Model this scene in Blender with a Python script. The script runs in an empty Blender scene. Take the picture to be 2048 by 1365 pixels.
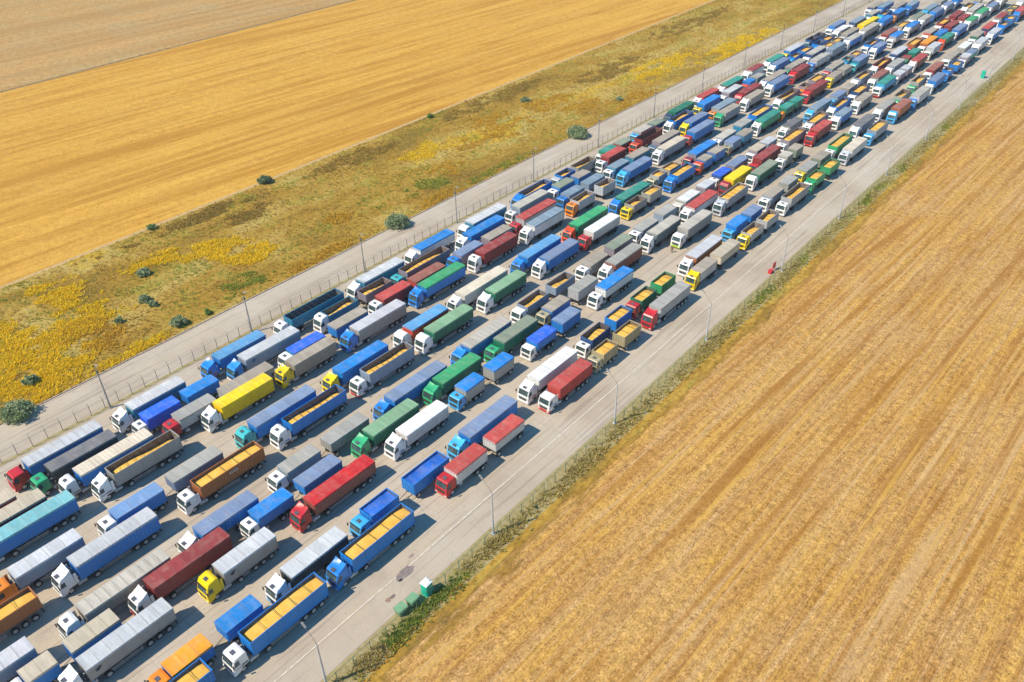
import bpy, bmesh, math, random
import numpy as np
from mathutils import Vector, Matrix, noise
random.seed(7); rng = np.random.default_rng(7)
D = bpy.data
SC = bpy.context.scene
COL = SC.collection

# ------------------------------------------------------------------ camera, sky, sun
cam = D.cameras.new('camera'); camo = D.objects.new('camera', cam); COL.objects.link(camo)
CR = Vector((0.76917682, 0.63886741, -0.01467828)); CU = Vector((-0.35937338, 0.45143938, 0.81673329)); CF = Vector((-0.52841063, 0.62293733, -0.57682865))
camo.matrix_world = Matrix(((CR.x, CU.x, -CF.x, 0), (CR.y, CU.y, -CF.y, 0), (CR.z, CU.z, -CF.z, 92.0), (0, 0, 0, 1)))
cam.sensor_width = 36; cam.lens = 1666.6 / 2048 * 36; cam.clip_start = 1; cam.clip_end = 6000
SC.camera = camo
SUN_AZ, SUN_EL = math.radians(65), math.radians(49)      # direction the shadows fall, height of the sun
w = D.worlds.new('World'); SC.world = w; w.use_nodes = True
nt = w.node_tree; sky = nt.nodes.new('ShaderNodeTexSky'); sky.sky_type = 'NISHITA'; sky.sun_disc = False
sky.sun_elevation = SUN_EL; sky.sun_rotation = math.atan2(-math.cos(SUN_AZ), -math.sin(SUN_AZ))
sky.altitude = 100; sky.dust_density = 0.2; sky.air_density = 1.4; sky.ozone_density = 1.5
bg = nt.nodes['Background']; hs = nt.nodes.new('ShaderNodeHueSaturation'); hs.inputs['Saturation'].default_value = 1.45; nt.links.new(sky.outputs[0], hs.inputs['Color']); nt.links.new(hs.outputs[0], bg.inputs[0]); bg.inputs[1].default_value = 0.13
sun = D.lights.new('sun', 'SUN'); sun.energy = 4.9; sun.angle = math.radians(0.5); sun.color = (1.0, 0.895, 0.715)
suno = D.objects.new('sun', sun); COL.objects.link(suno)
suno.rotation_euler = Vector((math.cos(SUN_AZ) * math.cos(SUN_EL), math.sin(SUN_AZ) * math.cos(SUN_EL), -math.sin(SUN_EL))).to_track_quat('-Z', 'Y').to_euler()
SC.view_settings.view_transform = 'Standard'; SC.view_settings.look = 'None'; SC.view_settings.exposure = 0.32; SC.view_settings.gamma = 1
SC.view_settings.use_curve_mapping = False

# ------------------------------------------------------------------ helpers
class MB:
    """collects boxes, prisms and quads into one mesh"""
    def __init__(s): s.v = []; s.f = []; s.m = []
    def add(s, vs, fs, mi=0):
        o = len(s.v); s.v += [tuple(p) for p in vs]; s.f += [tuple(i + o for i in f) for f in fs]; s.m += [mi] * len(fs)
    def box(s, x0, x1, y0, y1, z0, z1, mi=0):
        s.add([(x0,y0,z0),(x1,y0,z0),(x1,y1,z0),(x0,y1,z0),(x0,y0,z1),(x1,y0,z1),(x1,y1,z1),(x0,y1,z1)],
              [(0,3,2,1),(4,5,6,7),(0,1,5,4),(1,2,6,5),(2,3,7,6),(3,0,4,7)], mi)
    def bar(s, a, b, r, mi=0, n=4, r2=None):
        a = Vector(a); b = Vector(b); d = (b - a).normalized(); u = d.orthogonal().normalized(); v = d.cross(u)
        r2 = r if r2 is None else r2; ps = []
        for c, q in ((a, r), (b, r2)):
            for k in range(n):
                t = 2 * math.pi * (k + .5) / n; ps.append(c + (u * math.cos(t) + v * math.sin(t)) * q)
        s.add(ps, [(k, (k + 1) % n, n + (k + 1) % n, n + k) for k in range(n)] + [tuple(range(n))[::-1], tuple(range(n, 2 * n))], mi)
    def cylx(s, x0, x1, y, z, r, mi=0, n=14):
        ps = [(x, y + r * math.cos(2 * math.pi * k / n), z + r * math.sin(2 * math.pi * k / n)) for x in (x0, x1) for k in range(n)]
        s.add(ps, [(k, (k + 1) % n, n + (k + 1) % n, n + k) for k in range(n)] + [tuple(range(n))[::-1], tuple(range(n, 2 * n))], mi)
    def cyly(s, y0, y1, x, z, r, mi=0, n=12):
        ps = [(x + r * math.cos(2 * math.pi * k / n), y, z + r * math.sin(2 * math.pi * k / n)) for y in (y0, y1) for k in range(n)]
        s.add(ps, [(k, n + k, n + (k + 1) % n, (k + 1) % n) for k in range(n)] + [tuple(range(n)), tuple(range(n, 2 * n))[::-1]], mi)
    def mesh(s, name, mats, bevel=0, smooth=False):
        me = D.meshes.new(name); me.from_pydata(s.v, [], s.f)
        for m in mats: me.materials.append(m)
        me.polygons.foreach_set('material_index', s.m)
        bm = bmesh.new(); bm.from_mesh(me)
        if bevel:
            bmesh.ops.remove_doubles(bm, verts=bm.verts, dist=1e-4)
            bmesh.ops.recalc_face_normals(bm, faces=bm.faces)
            es = [e for e in bm.edges if len(e.link_faces) == 2 and e.calc_face_angle(0) > .35]
            bmesh.ops.bevel(bm, geom=es, offset=bevel, segments=2, profile=.6, affect='EDGES', clamp_overlap=True)
        bmesh.ops.recalc_face_normals(bm, faces=bm.faces)
        bm.to_mesh(me); bm.free()
        if smooth: me.polygons.foreach_set('use_smooth', [True] * len(me.polygons))
        return me
def link(name, me, parent=None, loc=(0,0,0), col=None, rot=None, scale=None):
    o = D.objects.new(name, me); COL.objects.link(o); o.parent = parent; o.location = loc
    if rot: o.rotation_euler = rot
    if scale: o.scale = scale
    if col: o.color = (*col, 1)
    return o
def empty(name, loc, label, cat, group=None, rotz=0):
    o = D.objects.new(name, None); COL.objects.link(o); o.location = loc; o.rotation_euler = (0, 0, rotz); o.empty_display_size = .5
    return tag(o, label, cat, group)
def tag(o, label, cat, group=None, kind=None):
    if label: o['label'] = label
    if cat: o['category'] = cat
    if group: o['group'] = group
    if kind: o['kind'] = kind
    return o
def struct(name, me, kind='structure', label=None, cat=None):
    o = link(name, me); o['kind'] = kind
    if label: o['label'] = label
    if cat: o['category'] = cat
    return o
CACHE = {}
def cached(key, fn):
    if key not in CACHE: CACHE[key] = fn()
    return CACHE[key]

# ------------------------------------------------------------------ materials
class NT:
    """small node-tree writer"""
    def __init__(s, name):
        s.m = D.materials.new(name); s.m.use_nodes = True; s.t = s.m.node_tree; s.n = s.t.nodes; s.l = s.t.links
        s.b = s.n['Principled BSDF']; s.out = s.n['Material Output']
    def node(s, ty, **k):
        n = s.n.new(ty)
        for a, v in k.items(): setattr(n, a, v)
        return n
    def set(s, sock, v):
        if isinstance(v, bpy.types.NodeSocket): s.l.new(v, sock)
        else:
            try: sock.default_value = v
            except Exception: sock.default_value = (*v, 1)
    def pos(s, scale=(1,1,1), rot=0, obj=False):
        if obj: src = s.node('ShaderNodeTexCoord').outputs['Object']
        else: src = s.node('ShaderNodeNewGeometry').outputs['Position']
        if rot:
            r = s.node('ShaderNodeMapping'); s.l.new(src, r.inputs[0]); r.inputs['Rotation'].default_value = (0, 0, rot); src = r.outputs[0]
        m = s.node('ShaderNodeMapping'); s.l.new(src, m.inputs[0]); m.inputs['Scale'].default_value = scale
        return m.outputs[0]
    def noise(s, vec, scale, detail=4, rough=.55, dist=0):
        n = s.node('ShaderNodeTexNoise'); s.l.new(vec, n.inputs['Vector']); n.inputs['Scale'].default_value = scale
        n.inputs['Detail'].default_value = detail; n.inputs['Roughness'].default_value = rough; n.inputs['Distortion'].default_value = dist
        return n.outputs['Fac']
    def ramp(s, v, stops, interp='LINEAR'):
        r = s.node('ShaderNodeValToRGB'); s.l.new(v, r.inputs[0]); cr = r.color_ramp; cr.interpolation = interp
        while len(cr.elements) > 1: cr.elements.remove(cr.elements[-1])
        for i, (p, c) in enumerate(stops):
            e = cr.elements[0] if i == 0 else cr.elements.new(p)
            e.position = p; e.color = (*c, 1) if isinstance(c, tuple) else (c, c, c, 1)
        return r.outputs[0]
    def mix(s, f, a, b, mode='MIX'):
        m = s.node('ShaderNodeMix', data_type='RGBA', blend_type=mode); s.set(m.inputs[0], f); s.set(m.inputs[6], a); s.set(m.inputs[7], b)
        return m.outputs[2]
    def math(s, op, a, b=0.0):
        m = s.node('ShaderNodeMath', operation=op); s.set(m.inputs[0], a); s.set(m.inputs[1], b); return m.outputs[0]
    def bump(s, h, strength, dist):
        b = s.node('ShaderNodeBump'); s.l.new(h, b.inputs['Height']); b.inputs['Strength'].default_value = strength; b.inputs['Distance'].default_value = dist
        s.l.new(b.outputs[0], s.b.inputs['Normal'])
    def fin(s, col, rough=.6, metal=0, spec=None):
        s.set(s.b.inputs['Base Color'], col); s.set(s.b.inputs['Roughness'], rough); s.b.inputs['Metallic'].default_value = metal
        if spec is not None: s.b.inputs['Specular IOR Level'].default_value = spec
        return s.m
def paint(name, rough, dirt, dirtcol, scale, lo, hi, stretch=(1,1,1)):
    t = NT(name); oi = t.node('ShaderNodeObjectInfo')
    p = t.pos(stretch); f = t.ramp(t.noise(p, scale, 6, .65), [(lo, 0.0), (hi, 1.0)])
    c = t.mix(t.math('MULTIPLY', f, dirt), oi.outputs['Color'], dirtcol)
    v = t.ramp(t.noise(t.pos(), .35, 3), [(.3, (.9,.9,.9)), (.7, (1.05,1.05,1.05))])
    return t.fin(t.mix(1.0, c, v, 'MULTIPLY'), rough)
M = {}
M['cab'] = paint('cab_paint', .3, .25, (.30,.25,.19), 1.3, .5, .8)
M['body'] = paint('body_paint', .5, .45, (.24,.17,.11), 1.1, .5, .78, (1,1,3))
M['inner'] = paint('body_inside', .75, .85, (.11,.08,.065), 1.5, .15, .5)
def tarp():
    t = NT('tarpaulin_cloth'); oi = t.node('ShaderNodeObjectInfo'); p = t.pos()
    f = t.ramp(t.noise(p, .9, 5, .6), [(.45, 0.0), (.75, 1.0)]); c = t.mix(t.math('MULTIPLY', f, .28), oi.outputs['Color'], (.42,.36,.28))
    sx = t.node('ShaderNodeSeparateXYZ'); t.l.new(p, sx.inputs[0]); fl = t.math('FLOOR', t.math('MULTIPLY', sx.outputs['Y'], .57))
    wn = t.node('ShaderNodeTexWhiteNoise', noise_dimensions='2D'); cb = t.node('ShaderNodeCombineXYZ'); t.l.new(fl, cb.inputs[0]); t.l.new(t.math('FLOOR', t.math('MULTIPLY', sx.outputs['X'], .26)), cb.inputs[1]); t.l.new(cb.outputs[0], wn.inputs['Vector'])
    c = t.mix(1.0, c, t.ramp(wn.outputs['Value'], [(0, (.88,.88,.88)), (1, (1.08,1.08,1.08))]), 'MULTIPLY')
    st = t.ramp(t.noise(t.pos((.35, 2.2, 1)), 1.3, 4, .6), [(.42, (.93,.93,.93)), (.6, (1.04,1.04,1.04))]); c = t.mix(1.0, c, st, 'MULTIPLY')
    g = t.ramp(t.noise(p, 2.7, 3, .5), [(.66, 0.0), (.74, 1.0)])
    c = t.mix(t.math('MULTIPLY', g, .35), c, (.36,.22,.10))
    t.bump(t.noise(p, 2.2, 5, .65), .6, .09)
    return t.fin(c, .75)
M['tarp'] = tarp()
def plain(name, col, rough, metal=0, var=.25, scale=3):
    t = NT(name); v = t.ramp(t.noise(t.pos(), scale, 4), [(.3, tuple(c * (1 - var) for c in col)), (.7, tuple(min(1, c * (1 + var)) for c in col))])
    return t.fin(v, rough, metal)
M['seam'] = paint('tarp_seam', .8, .5, (.2,.16,.12), 2, .2, .6)
M['glass'] = plain('cab_glass', (.05,.085,.09), .12, 0, .5, 1.2)  # teal-grey reflections in the panes are put into the base colour
M['rubber'] = plain('tyre_rubber', (.022,.021,.02), .85)
M['hatch'] = plain('hatch_glass', (.10,.10,.11), .25)
M['rim'] = plain('wheel_steel', (.50,.49,.47), .5, .3)
M['chassis'] = plain('chassis_black', (.035,.033,.032), .7)
M['alu'] = plain('aluminium', (.52,.52,.52), .42, .55, .1)
M['lamp'] = plain('lamp_glass', (.75,.75,.72), .15, 0, .05)
M['taillight'] = plain('tail_light', (.45,.02,.01), .3)
M['gear'] = plain('cab_gear', (.16,.15,.14), .6, .2, .6, 6)
def grain():
    t = NT('grain_heap'); p = t.pos()
    c = t.ramp(t.noise(p, .8, 3), [(.3, (.70,.37,.055)), (.7, (.80,.49,.11))])
    c = t.mix(t.ramp(t.noise(p, 14, 2), [(.45, 0.0), (.75, .5)]), c, (.55,.30,.07))
    t.bump(t.noise(p, 6, 5, .7), .5, .06)
    return t.fin(c, .9, 0, .1)
M['grain'] = grain()

COLS = dict(silver=(.50,.51,.53), tan=(.46,.39,.29), stone=(.44,.41,.35), maroon=(.27,.035,.035), blue=(.005,.20,.58), royal=(.012,.12,.70),
    slate=(.17,.24,.38), red=(.46,.06,.05), scarlet=(.52,.012,.015), white=(.72,.71,.69), grey=(.34,.33,.30), aqua=(.18,.46,.50), orange=(.78,.28,.01),
    lgreen=(.20,.38,.22), dgrey=(.14,.14,.15), cream=(.62,.54,.42), taupe=(.35,.30,.24), dullblue=(.14,.27,.50), lightblue=(.09,.30,.56),
    yellow=(.86,.58,.002), green=(.03,.33,.13), olive=(.21,.25,.18), steel=(.19,.27,.34), teal=(.02,.26,.20), dkgreen=(.008,.17,.10), rust=(.30,.10,.07),
    greyblue=(.24,.30,.38), brown=(.40,.14,.045), black=(.02,.035,.045), whitered=(.62,.61,.60), offwhite=(.60,.57,.53), tealblue=(.02,.22,.36),
    lgrey=(.42,.42,.42), mauve=(.28,.24,.28), redorange=(.60,.07,.02), khaki=(.40,.34,.20), navy=(.015,.065,.19), slateside=(.13,.18,.19), olivegrey=(.19,.24,.19),
    lblue=(.05,.36,.62), lime=(.60,.62,.57))
CABC = dict(white=(.78,.77,.75), yellow=(.80,.55,.0), blue=(.015,.20,.62), whitered=(.76,.75,.73), whiteblue=(.72,.75,.78), bluewhite=(.03,.28,.70),
    redorange=(.68,.07,.015), lblue=(.05,.38,.72), red=(.48,.02,.025), green=(.03,.36,.15), teal=(.05,.42,.45), orange=(.75,.22,.01), khaki=(.38,.33,.20),
    silver=(.45,.47,.50), lime=(.74,.73,.70), cream=(.62,.58,.48), maroon=(.32,.02,.03), steel=(.10,.17,.24), navy=(.025,.05,.09), none=(.75,.74,.72))
CABLOW = dict(whitered=(.50,.02,.02), lime=(.38,.60,.02), bluewhite=(.70,.70,.70), whiteblue=(.10,.35,.60), lblue=(.05,.30,.60))

# ------------------------------------------------------------------ ground
def sheet(name, x0, x1, y0, y1, z, mat, step=None):
    me = D.meshes.new(name); me.from_pydata([(x0,y0,z),(x1,y0,z),(x1,y1,z),(x0,y1,z)], [], [(0,1,2,3)]); me.materials.append(mat)
    return struct(name, me)
def stubble(name, cols, ang, streak, green, contrast, fine=1.0, patch=.5, grit=1.0, track=0):
    """cut field: long streaks, patches, fine straw"""
    t = NT(name)
    ps = t.pos((1, .09, 1), ang); pl = t.pos((1, .022, 1), ang); pw = t.pos()
    a = t.noise(pl, streak, 3, .6, .35)
    c = t.ramp(a, [(.36, cols[0]), (.45, cols[1]), (.53, cols[2]), (.62, cols[3])])
    a2 = t.noise(pl, streak * .28, 3, .6, .4)
    c = t.mix(.6, c, t.ramp(a2, [(.40, cols[0]), (.46, cols[3]), (.52, cols[1]), (.58, cols[2]), (.64, cols[0])]))
    b = t.noise(ps, streak * 1.6, 5, .72, .5)
    c = t.mix(contrast, c, t.ramp(b, [(.38, cols[0]), (.5, cols[2]), (.60, cols[3])]))
    d = t.noise(pw, .055, 4, .6, .3); c = t.mix(t.ramp(d, [(.44, 0.0), (.64, patch)]), c, cols[4])
    tr = t.noise(t.pos((1, .006, 1), ang * .6), streak * 1.3, 1, .4); c = t.mix(t.ramp(tr, [(.60, 0.0), (.635, .55), (.67, 0.0)]), c, cols[4])
    e = t.noise(pw, .9 * fine, 8, .82); c = t.mix(grit, c, t.ramp(e, [(.34, (.45,.42,.38)), (.5, (1,1,1)), (.64, (1.35,1.36,1.4))]), 'MULTIPLY')
    f = t.noise(t.pos((1, .55, 1)), 4.2 * fine, 4, .85); c = t.mix(grit, c, t.ramp(f, [(.38, (.50,.45,.38)), (.5, (1,1,1)), (.62, (1.30,1.28,1.25))]), 'MULTIPLY')
    if track:      # pale wheel tracks and straw rows, evenly spaced and slightly wandering, worn away in places
        sx = t.node('ShaderNodeSeparateXYZ'); t.l.new(t.pos((1, 1, 1), ang), sx.inputs[0])
        wob = t.math('MULTIPLY', t.math('SUBTRACT', t.noise(t.pos((.02, .012, 1)), 1.0, 2), .5), 9.0)
        xx = t.math('MULTIPLY', t.math('ADD', sx.outputs['X'], wob), 1 / track)
        rag = t.math('MULTIPLY', t.math('SUBTRACT', t.noise(t.pos(), 1.6, 4, .7), .5), .18)
        ir = t.math('MULTIPLY', t.noise(t.pos((1, .004, 1), ang), .55, 1), 2.6)
        w_ = t.math('ABSOLUTE', t.math('SUBTRACT', t.math('FRACT', t.math('ADD', t.math('ADD', xx, ir), rag)), .5))
        wear = t.ramp(t.noise(t.pos((1, .05, 1), ang), .30, 3, .6), [(.42, 0.0), (.60, .55)])
        c = t.mix(t.math('MULTIPLY', t.ramp(w_, [(0, 1.0), (.055, .8), (.11, 0.0)]), wear), c, cols[4] if track < 6 else cols[3])
        c = t.mix(t.math('MULTIPLY', t.ramp(w_, [(.30, 0.0), (.42, .5), (.5, .2)]), wear), c, cols[0])
    wv = t.noise(t.pos((1, .03, 1), ang * 1.4), streak * .75, 2, .5, .2); c = t.mix(t.math('MULTIPLY', t.ramp(wv, [(.56, 0.0), (.66, 1.0)]), .65), c, cols[0])
    wv = t.noise(t.pos((1, .012, 1), ang * .5), streak * 2.0, 2, .5, .1); c = t.mix(t.math('MULTIPLY', t.ramp(wv, [(.59, 0.0), (.66, 1.0)]), .5), c, cols[3])
    if green: c = t.mix(t.math('MULTIPLY', t.ramp(t.noise(t.pos((1,.3,1)), .045, 5, .75), [(.66, 0.0), (.74, 1.0)]), green), c, (.20,.26,.12))
    t.bump(t.math('ADD', t.math('MULTIPLY', e, .25), t.math('MULTIPLY', b, .3)), .8, .5)
    return t.fin(c, .95, 0, .1)
gnd = stubble('stubble_near', [(.30,.132,.022), (.41,.208,.040), (.46,.265,.095), (.56,.330,.070), (.53,.350,.17)], math.radians(2.5), .62, .22, .42, 1.0, .30, .9, 4.1)
gold = stubble('stubble_gold', [(.36,.165,.020), (.49,.255,.036), (.55,.30,.050), (.59,.335,.062), (.52,.305,.070)], math.radians(5), .20, 0, .5, .5, .25, .4, 9.0)
pale = stubble('stubble_far', [(.34,.195,.065), (.42,.245,.08), (.44,.27,.10), (.47,.285,.11), (.37,.29,.14)], math.radians(5), .12, .5, .3, .5, .5, .6)
sheet('ground', -2600, 2600, -2600, 2600, -.02, gnd)
sheet('field', -314, -182.5, -300, 1500, .0, gold)
sheet('far_field', -1400, -315, -300, 1500, .0, pale)
def scrub_mat():
    t = NT('scrub_ground'); p = t.pos(); ps = t.pos((1, .45, 1))
    c = t.ramp(t.noise(ps, .055, 5, .62, .5), [(.36, (.23,.15,.025)), (.44, (.35,.21,.030)), (.51, (.41,.265,.050)), (.58, (.46,.34,.10)), (.66, (.52,.33,.03))])
    c = t.mix(t.ramp(t.noise(p, .11, 5, .7), [(.54, 0.0), (.66, .6)]), c, (.27,.28,.05))
    c = t.mix(t.ramp(t.noise(ps, .33, 5, .7), [(.50, 0.0), (.70, .6)]), c, (.40,.22,.04))
    e = t.noise(p, 1.0, 6, .78); c = t.mix(1.0, c, t.ramp(e, [(.32, (.50,.46,.40)), (.5, (1,1,1)), (.7, (1.25,1.22,1.15))]), 'MULTIPLY')
    t.bump(e, .9, .5)
    return t.fin(c, .95, 0, .1)
sheet('scrubland', -182.5, -136.7, -300, 1500, .004, scrub_mat())
def edge_mat():
    t = NT('dry_track'); e = t.noise(t.pos(), 1.2, 5, .7)
    return t.fin(t.ramp(e, [(.3, (.30,.19,.07)), (.5, (.46,.31,.14)), (.7, (.54,.39,.20))]), .95, 0, .1)
def concrete():
    t = NT('concrete_paving'); p = t.pos(); 
    c = t.ramp(t.noise(p, .06, 4, .6), [(.35, (.375,.31,.24)), (.5, (.435,.37,.29)), (.65, (.47,.41,.335))])
    c = t.mix(t.ramp(t.noise(t.pos((1,.12,1)), .35, 4, .65), [(.45, 0.0), (.75, .5)]), c, (.46,.36,.235))       # tyre-worn runs, dust
    c = t.mix(t.ramp(t.noise(p, .30, 4, .7), [(.56, 0.0), (.72, .45)]), c, (.33,.27,.22))
    c = t.mix(t.ramp(t.noise(p, 1.4, 3, .6), [(.66, 0.0), (.75, .6)]), c, (.15,.12,.10))                       # oil spots
    tm = t.noise(t.pos((1, .02, 1)), 1.9, 3, .55, .3); c = t.mix(t.ramp(tm, [(.55, 0.0), (.64, .5)]), c, (.23,.185,.15))                    # tyre marks
    vo = t.node('ShaderNodeTexVoronoi', feature='DISTANCE_TO_EDGE'); t.l.new(t.pos((1,.7,1)), vo.inputs['Vector']); vo.inputs['Scale'].default_value = .16
    c = t.mix(t.math('MULTIPLY', t.ramp(vo.outputs['Distance'], [(0, 1.0), (.005, 0.0)]), .28), c, (.20,.16,.13))                                # cracks
    br = t.node('ShaderNodeTexBrick'); t.l.new(t.pos((1, 1, 1)), br.inputs['Vector']); br.offset = 0
    br.inputs['Scale'].default_value = 1; br.inputs['Brick Width'].default_value = 4.05; br.inputs['Row Height'].default_value = 6.0
    br.inputs['Mortar Size'].default_value = .035; br.inputs['Mortar Smooth'].default_value = .4
    c = t.mix(t.math('MULTIPLY', br.outputs['Fac'], .35), c, (.22,.18,.14))
    f = t.noise(p, 7, 4, .7); c = t.mix(1.0, c, t.ramp(f, [(.3, (.90,.89,.88)), (.7, (1.08,1.08,1.08))]), 'MULTIPLY')
    t.bump(f, .15, .03)
    return t.fin(c, .85, 0, .25)
conc = concrete()
def slab_obj(name, x0, x1, z0, z1, mat, y0=-300, y1=1500, kind='structure'):
    m = MB(); m.box(x0, x1, y0, y1, z0, z1); return struct(name, m.mesh(name, [mat]), kind)
sheet('dry_margin', -183.2, -182.0, -300, 1500, .008, edge_mat())
sheet('field_margin', -315.6, -314.0, -300, 1500, .008, plain('dry_bank', (.20,.13,.055), .95, 0, .5, .6))
sheet('paved_lot', -136.4, -56.6, -300, 1500, .012, conc)
def kerb_mat():
    t = NT('kerb_stone'); return t.fin(t.ramp(t.noise(t.pos(), 1.5, 4), [(.3, (.20,.15,.12)), (.6, (.40,.32,.26))]), .9)
slab_obj('kerb', -136.72, -136.48, -.1, .14, kerb_mat())
def soil():
    t = NT('fence_soil'); e = t.noise(t.pos(), 1.3, 5, .7)
    return t.fin(t.ramp(e, [(.3, (.20,.17,.07)), (.5, (.31,.25,.11)), (.7, (.40,.33,.19))]), .95, 0, .1)
sheet('soil_strip', -56.6, -52.6, -300, 1500, .010, soil())
def verge_mat():
    t = NT('dry_verge'); e = t.noise(t.pos(), .8, 7, .8); c = t.ramp(t.noise(t.pos((1,.25,1)), .28, 5, .7), [(.36, (.23,.155,.035)), (.48, (.33,.19,.030)), (.56, (.41,.25,.045)), (.66, (.29,.215,.045))])
    c = t.mix(1.0, c, t.ramp(e, [(.34, (.5,.47,.42)), (.5, (1,1,1)), (.65, (1.3,1.3,1.3))]), 'MULTIPLY')
    x = t.node('ShaderNodeSeparateXYZ'); t.l.new(t.node('ShaderNodeNewGeometry').outputs['Position'], x.inputs[0])
    fz = t.math('ADD', t.math('MULTIPLY', t.math('ADD', x.outputs['X'], 52.6), .30), t.math('MULTIPLY', t.math('SUBTRACT', t.noise(t.pos((1,.2,1)), .5, 5, .7), .5), 2.4))
    t.fin(c, .95, 0, .1); tr = t.node('ShaderNodeBsdfTransparent'); mx = t.node('ShaderNodeMixShader')
    t.l.new(t.ramp(fz, [(.35, 0.0), (.85, 1.0)]), mx.inputs[0]); t.l.new(t.b.outputs[0], mx.inputs[1]); t.l.new(tr.outputs[0], mx.inputs[2]); t.l.new(mx.outputs[0], t.out.inputs[0]); return t.m
sheet('grass_verge', -52.6, -45.5, -300, 1500, .006, verge_mat())
sheet('soil_line', -126.9, -126.1, -300, 1500, .016, soil())
def linepaint(wear):
    t = NT('road_paint'); f = t.ramp(t.noise(t.pos(), 1.6, 5, .7), [(wear - .1, 0.0), (wear + .1, 1.0)])
    c = t.mix(f, (.66,.60,.50), (.44,.37,.29)); return t.fin(c, .8)
lp0, lp1 = linepaint(.53), linepaint(.42)
for i, (x, wd, mm) in enumerate([(-60.95, .16, lp0)] + [(-64.85 - 4.06 * k, .10, lp1) for k in range(15)]):
    sheet('road_marking', x - wd / 2, x + wd / 2, -100, 900, .016, mm)
def blot(name, cx, cy, rx, ry, seed, col, rough=.7):
    rr = random.Random(seed); n = 28; vs = []
    for k in range(n):
        a = 2 * math.pi * k / n; r = 1 + .35 * noise.noise(Vector((math.cos(a) * 1.6, math.sin(a) * 1.6, seed)))
        vs.append((cx + rx * r * math.cos(a), cy + ry * r * math.sin(a), .021))
    me = D.meshes.new(name); me.from_pydata(vs, [], [tuple(range(n))]); t = NT('stain_%d' % seed)
    me.materials.append(t.fin(t.ramp(t.noise(t.pos(), 2.5, 5, .7), [(.35, col), (.7, tuple(c * 1.9 for c in col))]), rough)); return struct(name, me)
blot('oil_stain', -60.45, 47.7, .75, 1.5, 3, (.15,.12,.11)); blot('oil_stain', -60.0, 46.35, .22, .3, 5, (.12,.09,.08))
blot('oil_stain', -58.89, 43.8, .3, .42, 8, (.13,.09,.08)); blot('oil_stain', -58.95, 43.0, .35, .4, 9, (.19,.12,.08)); blot('oil_stain', -61.9, 50.3, .25, .5, 12, (.2,.16,.13))

# ------------------------------------------------------------------ fences and lamps
def wire_mat():
    t = NT('chain_link'); t.fin((.20,.20,.19), .6, .3)
    p = t.node('ShaderNodeNewGeometry').outputs['Position']; sx = t.node('ShaderNodeSeparateXYZ'); t.l.new(p, sx.inputs[0])
    a = t.math('ADD', sx.outputs['Y'], sx.outputs['Z']); b = t.math('SUBTRACT', sx.outputs['Y'], sx.outputs['Z'])
    def tri(v): return t.math('LESS_THAN', t.math('ABSOLUTE', t.math('SUBTRACT', t.math('FRACT', t.math('MULTIPLY', v, 9.0)), .5)), .022)
    f = t.math('MAXIMUM', tri(a), tri(b)); tr = t.node('ShaderNodeBsdfTransparent'); mx = t.node('ShaderNodeMixShader')
    t.l.new(f, mx.inputs[0]); t.l.new(tr.outputs[0], mx.inputs[1]); t.l.new(t.b.outputs[0], mx.inputs[2]); t.l.new(mx.outputs[0], t.out.inputs[0])
    return t.m
wire = wire_mat()
post_grey = plain('post_steel', (.13,.12,.11), .7); post_green = plain('post_green', (.09,.17,.12), .7)
def fence(x, y0, y1, sp, h, pm, label, lean):
    root = empty('chain_link_fence', (x, y0, 0), label, 'fence')
    m = MB(); m.box(-.012, .012, 0, y1 - y0, h - .024, h)
    for k in range(3): m.box(lean * (.13 * k + .1) - .004, lean * (.13 * k + .1) + .004, 0, y1 - y0, h + .13 * k + .1, h + .13 * k + .108)
    link('rail', m.mesh('rail', [pm]), root)
    me = D.meshes.new('wire_mesh'); me.from_pydata([(.03,0,.1),(.03,y1-y0,.1),(.03,y1-y0,h-.05),(.03,0,h-.05)], [], [(0,1,2,3)]); me.materials.append(wire); link('wire_mesh', me, root)
    p = MB(); p.box(-.04, .04, -.04, .04, 0, h); p.bar((0,0,h), (lean * .42, 0, h + .42), .03); pme = p.mesh('post', [pm])
    n = int((y1 - y0) / sp); rest = MB()
    for i in range(n + 1):
        if i < 100: link('post', pme, root, (0, i * sp, 0))
        else: rest.add([(vx, vy + i * sp, vz) for vx, vy, vz in p.v], p.f)
    if rest.v: o = link('post', rest.mesh('posts_far', [pm]), root); o['kind'] = 'stuff'
fence(-126.6, 2.0, 470, 2.52, 2.05, post_grey, 'grey chain link fence with leaning post tops along the left side of the truck lot', -1)
fence(-54.95, 20, 470, 2.72, 2.0, post_green, 'green chain link fence among weeds between the lot and the right-hand stubble field', 1)
pole_conc = plain('pole_concrete', (.42,.42,.43), .75, 0, .15, 2); pole_dark = plain('pole_aged', (.27,.26,.25), .75, 0, .3, 2)
ORD = 'first second third fourth fifth sixth seventh eighth ninth tenth eleventh twelfth thirteenth fourteenth fifteenth'.split()
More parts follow.
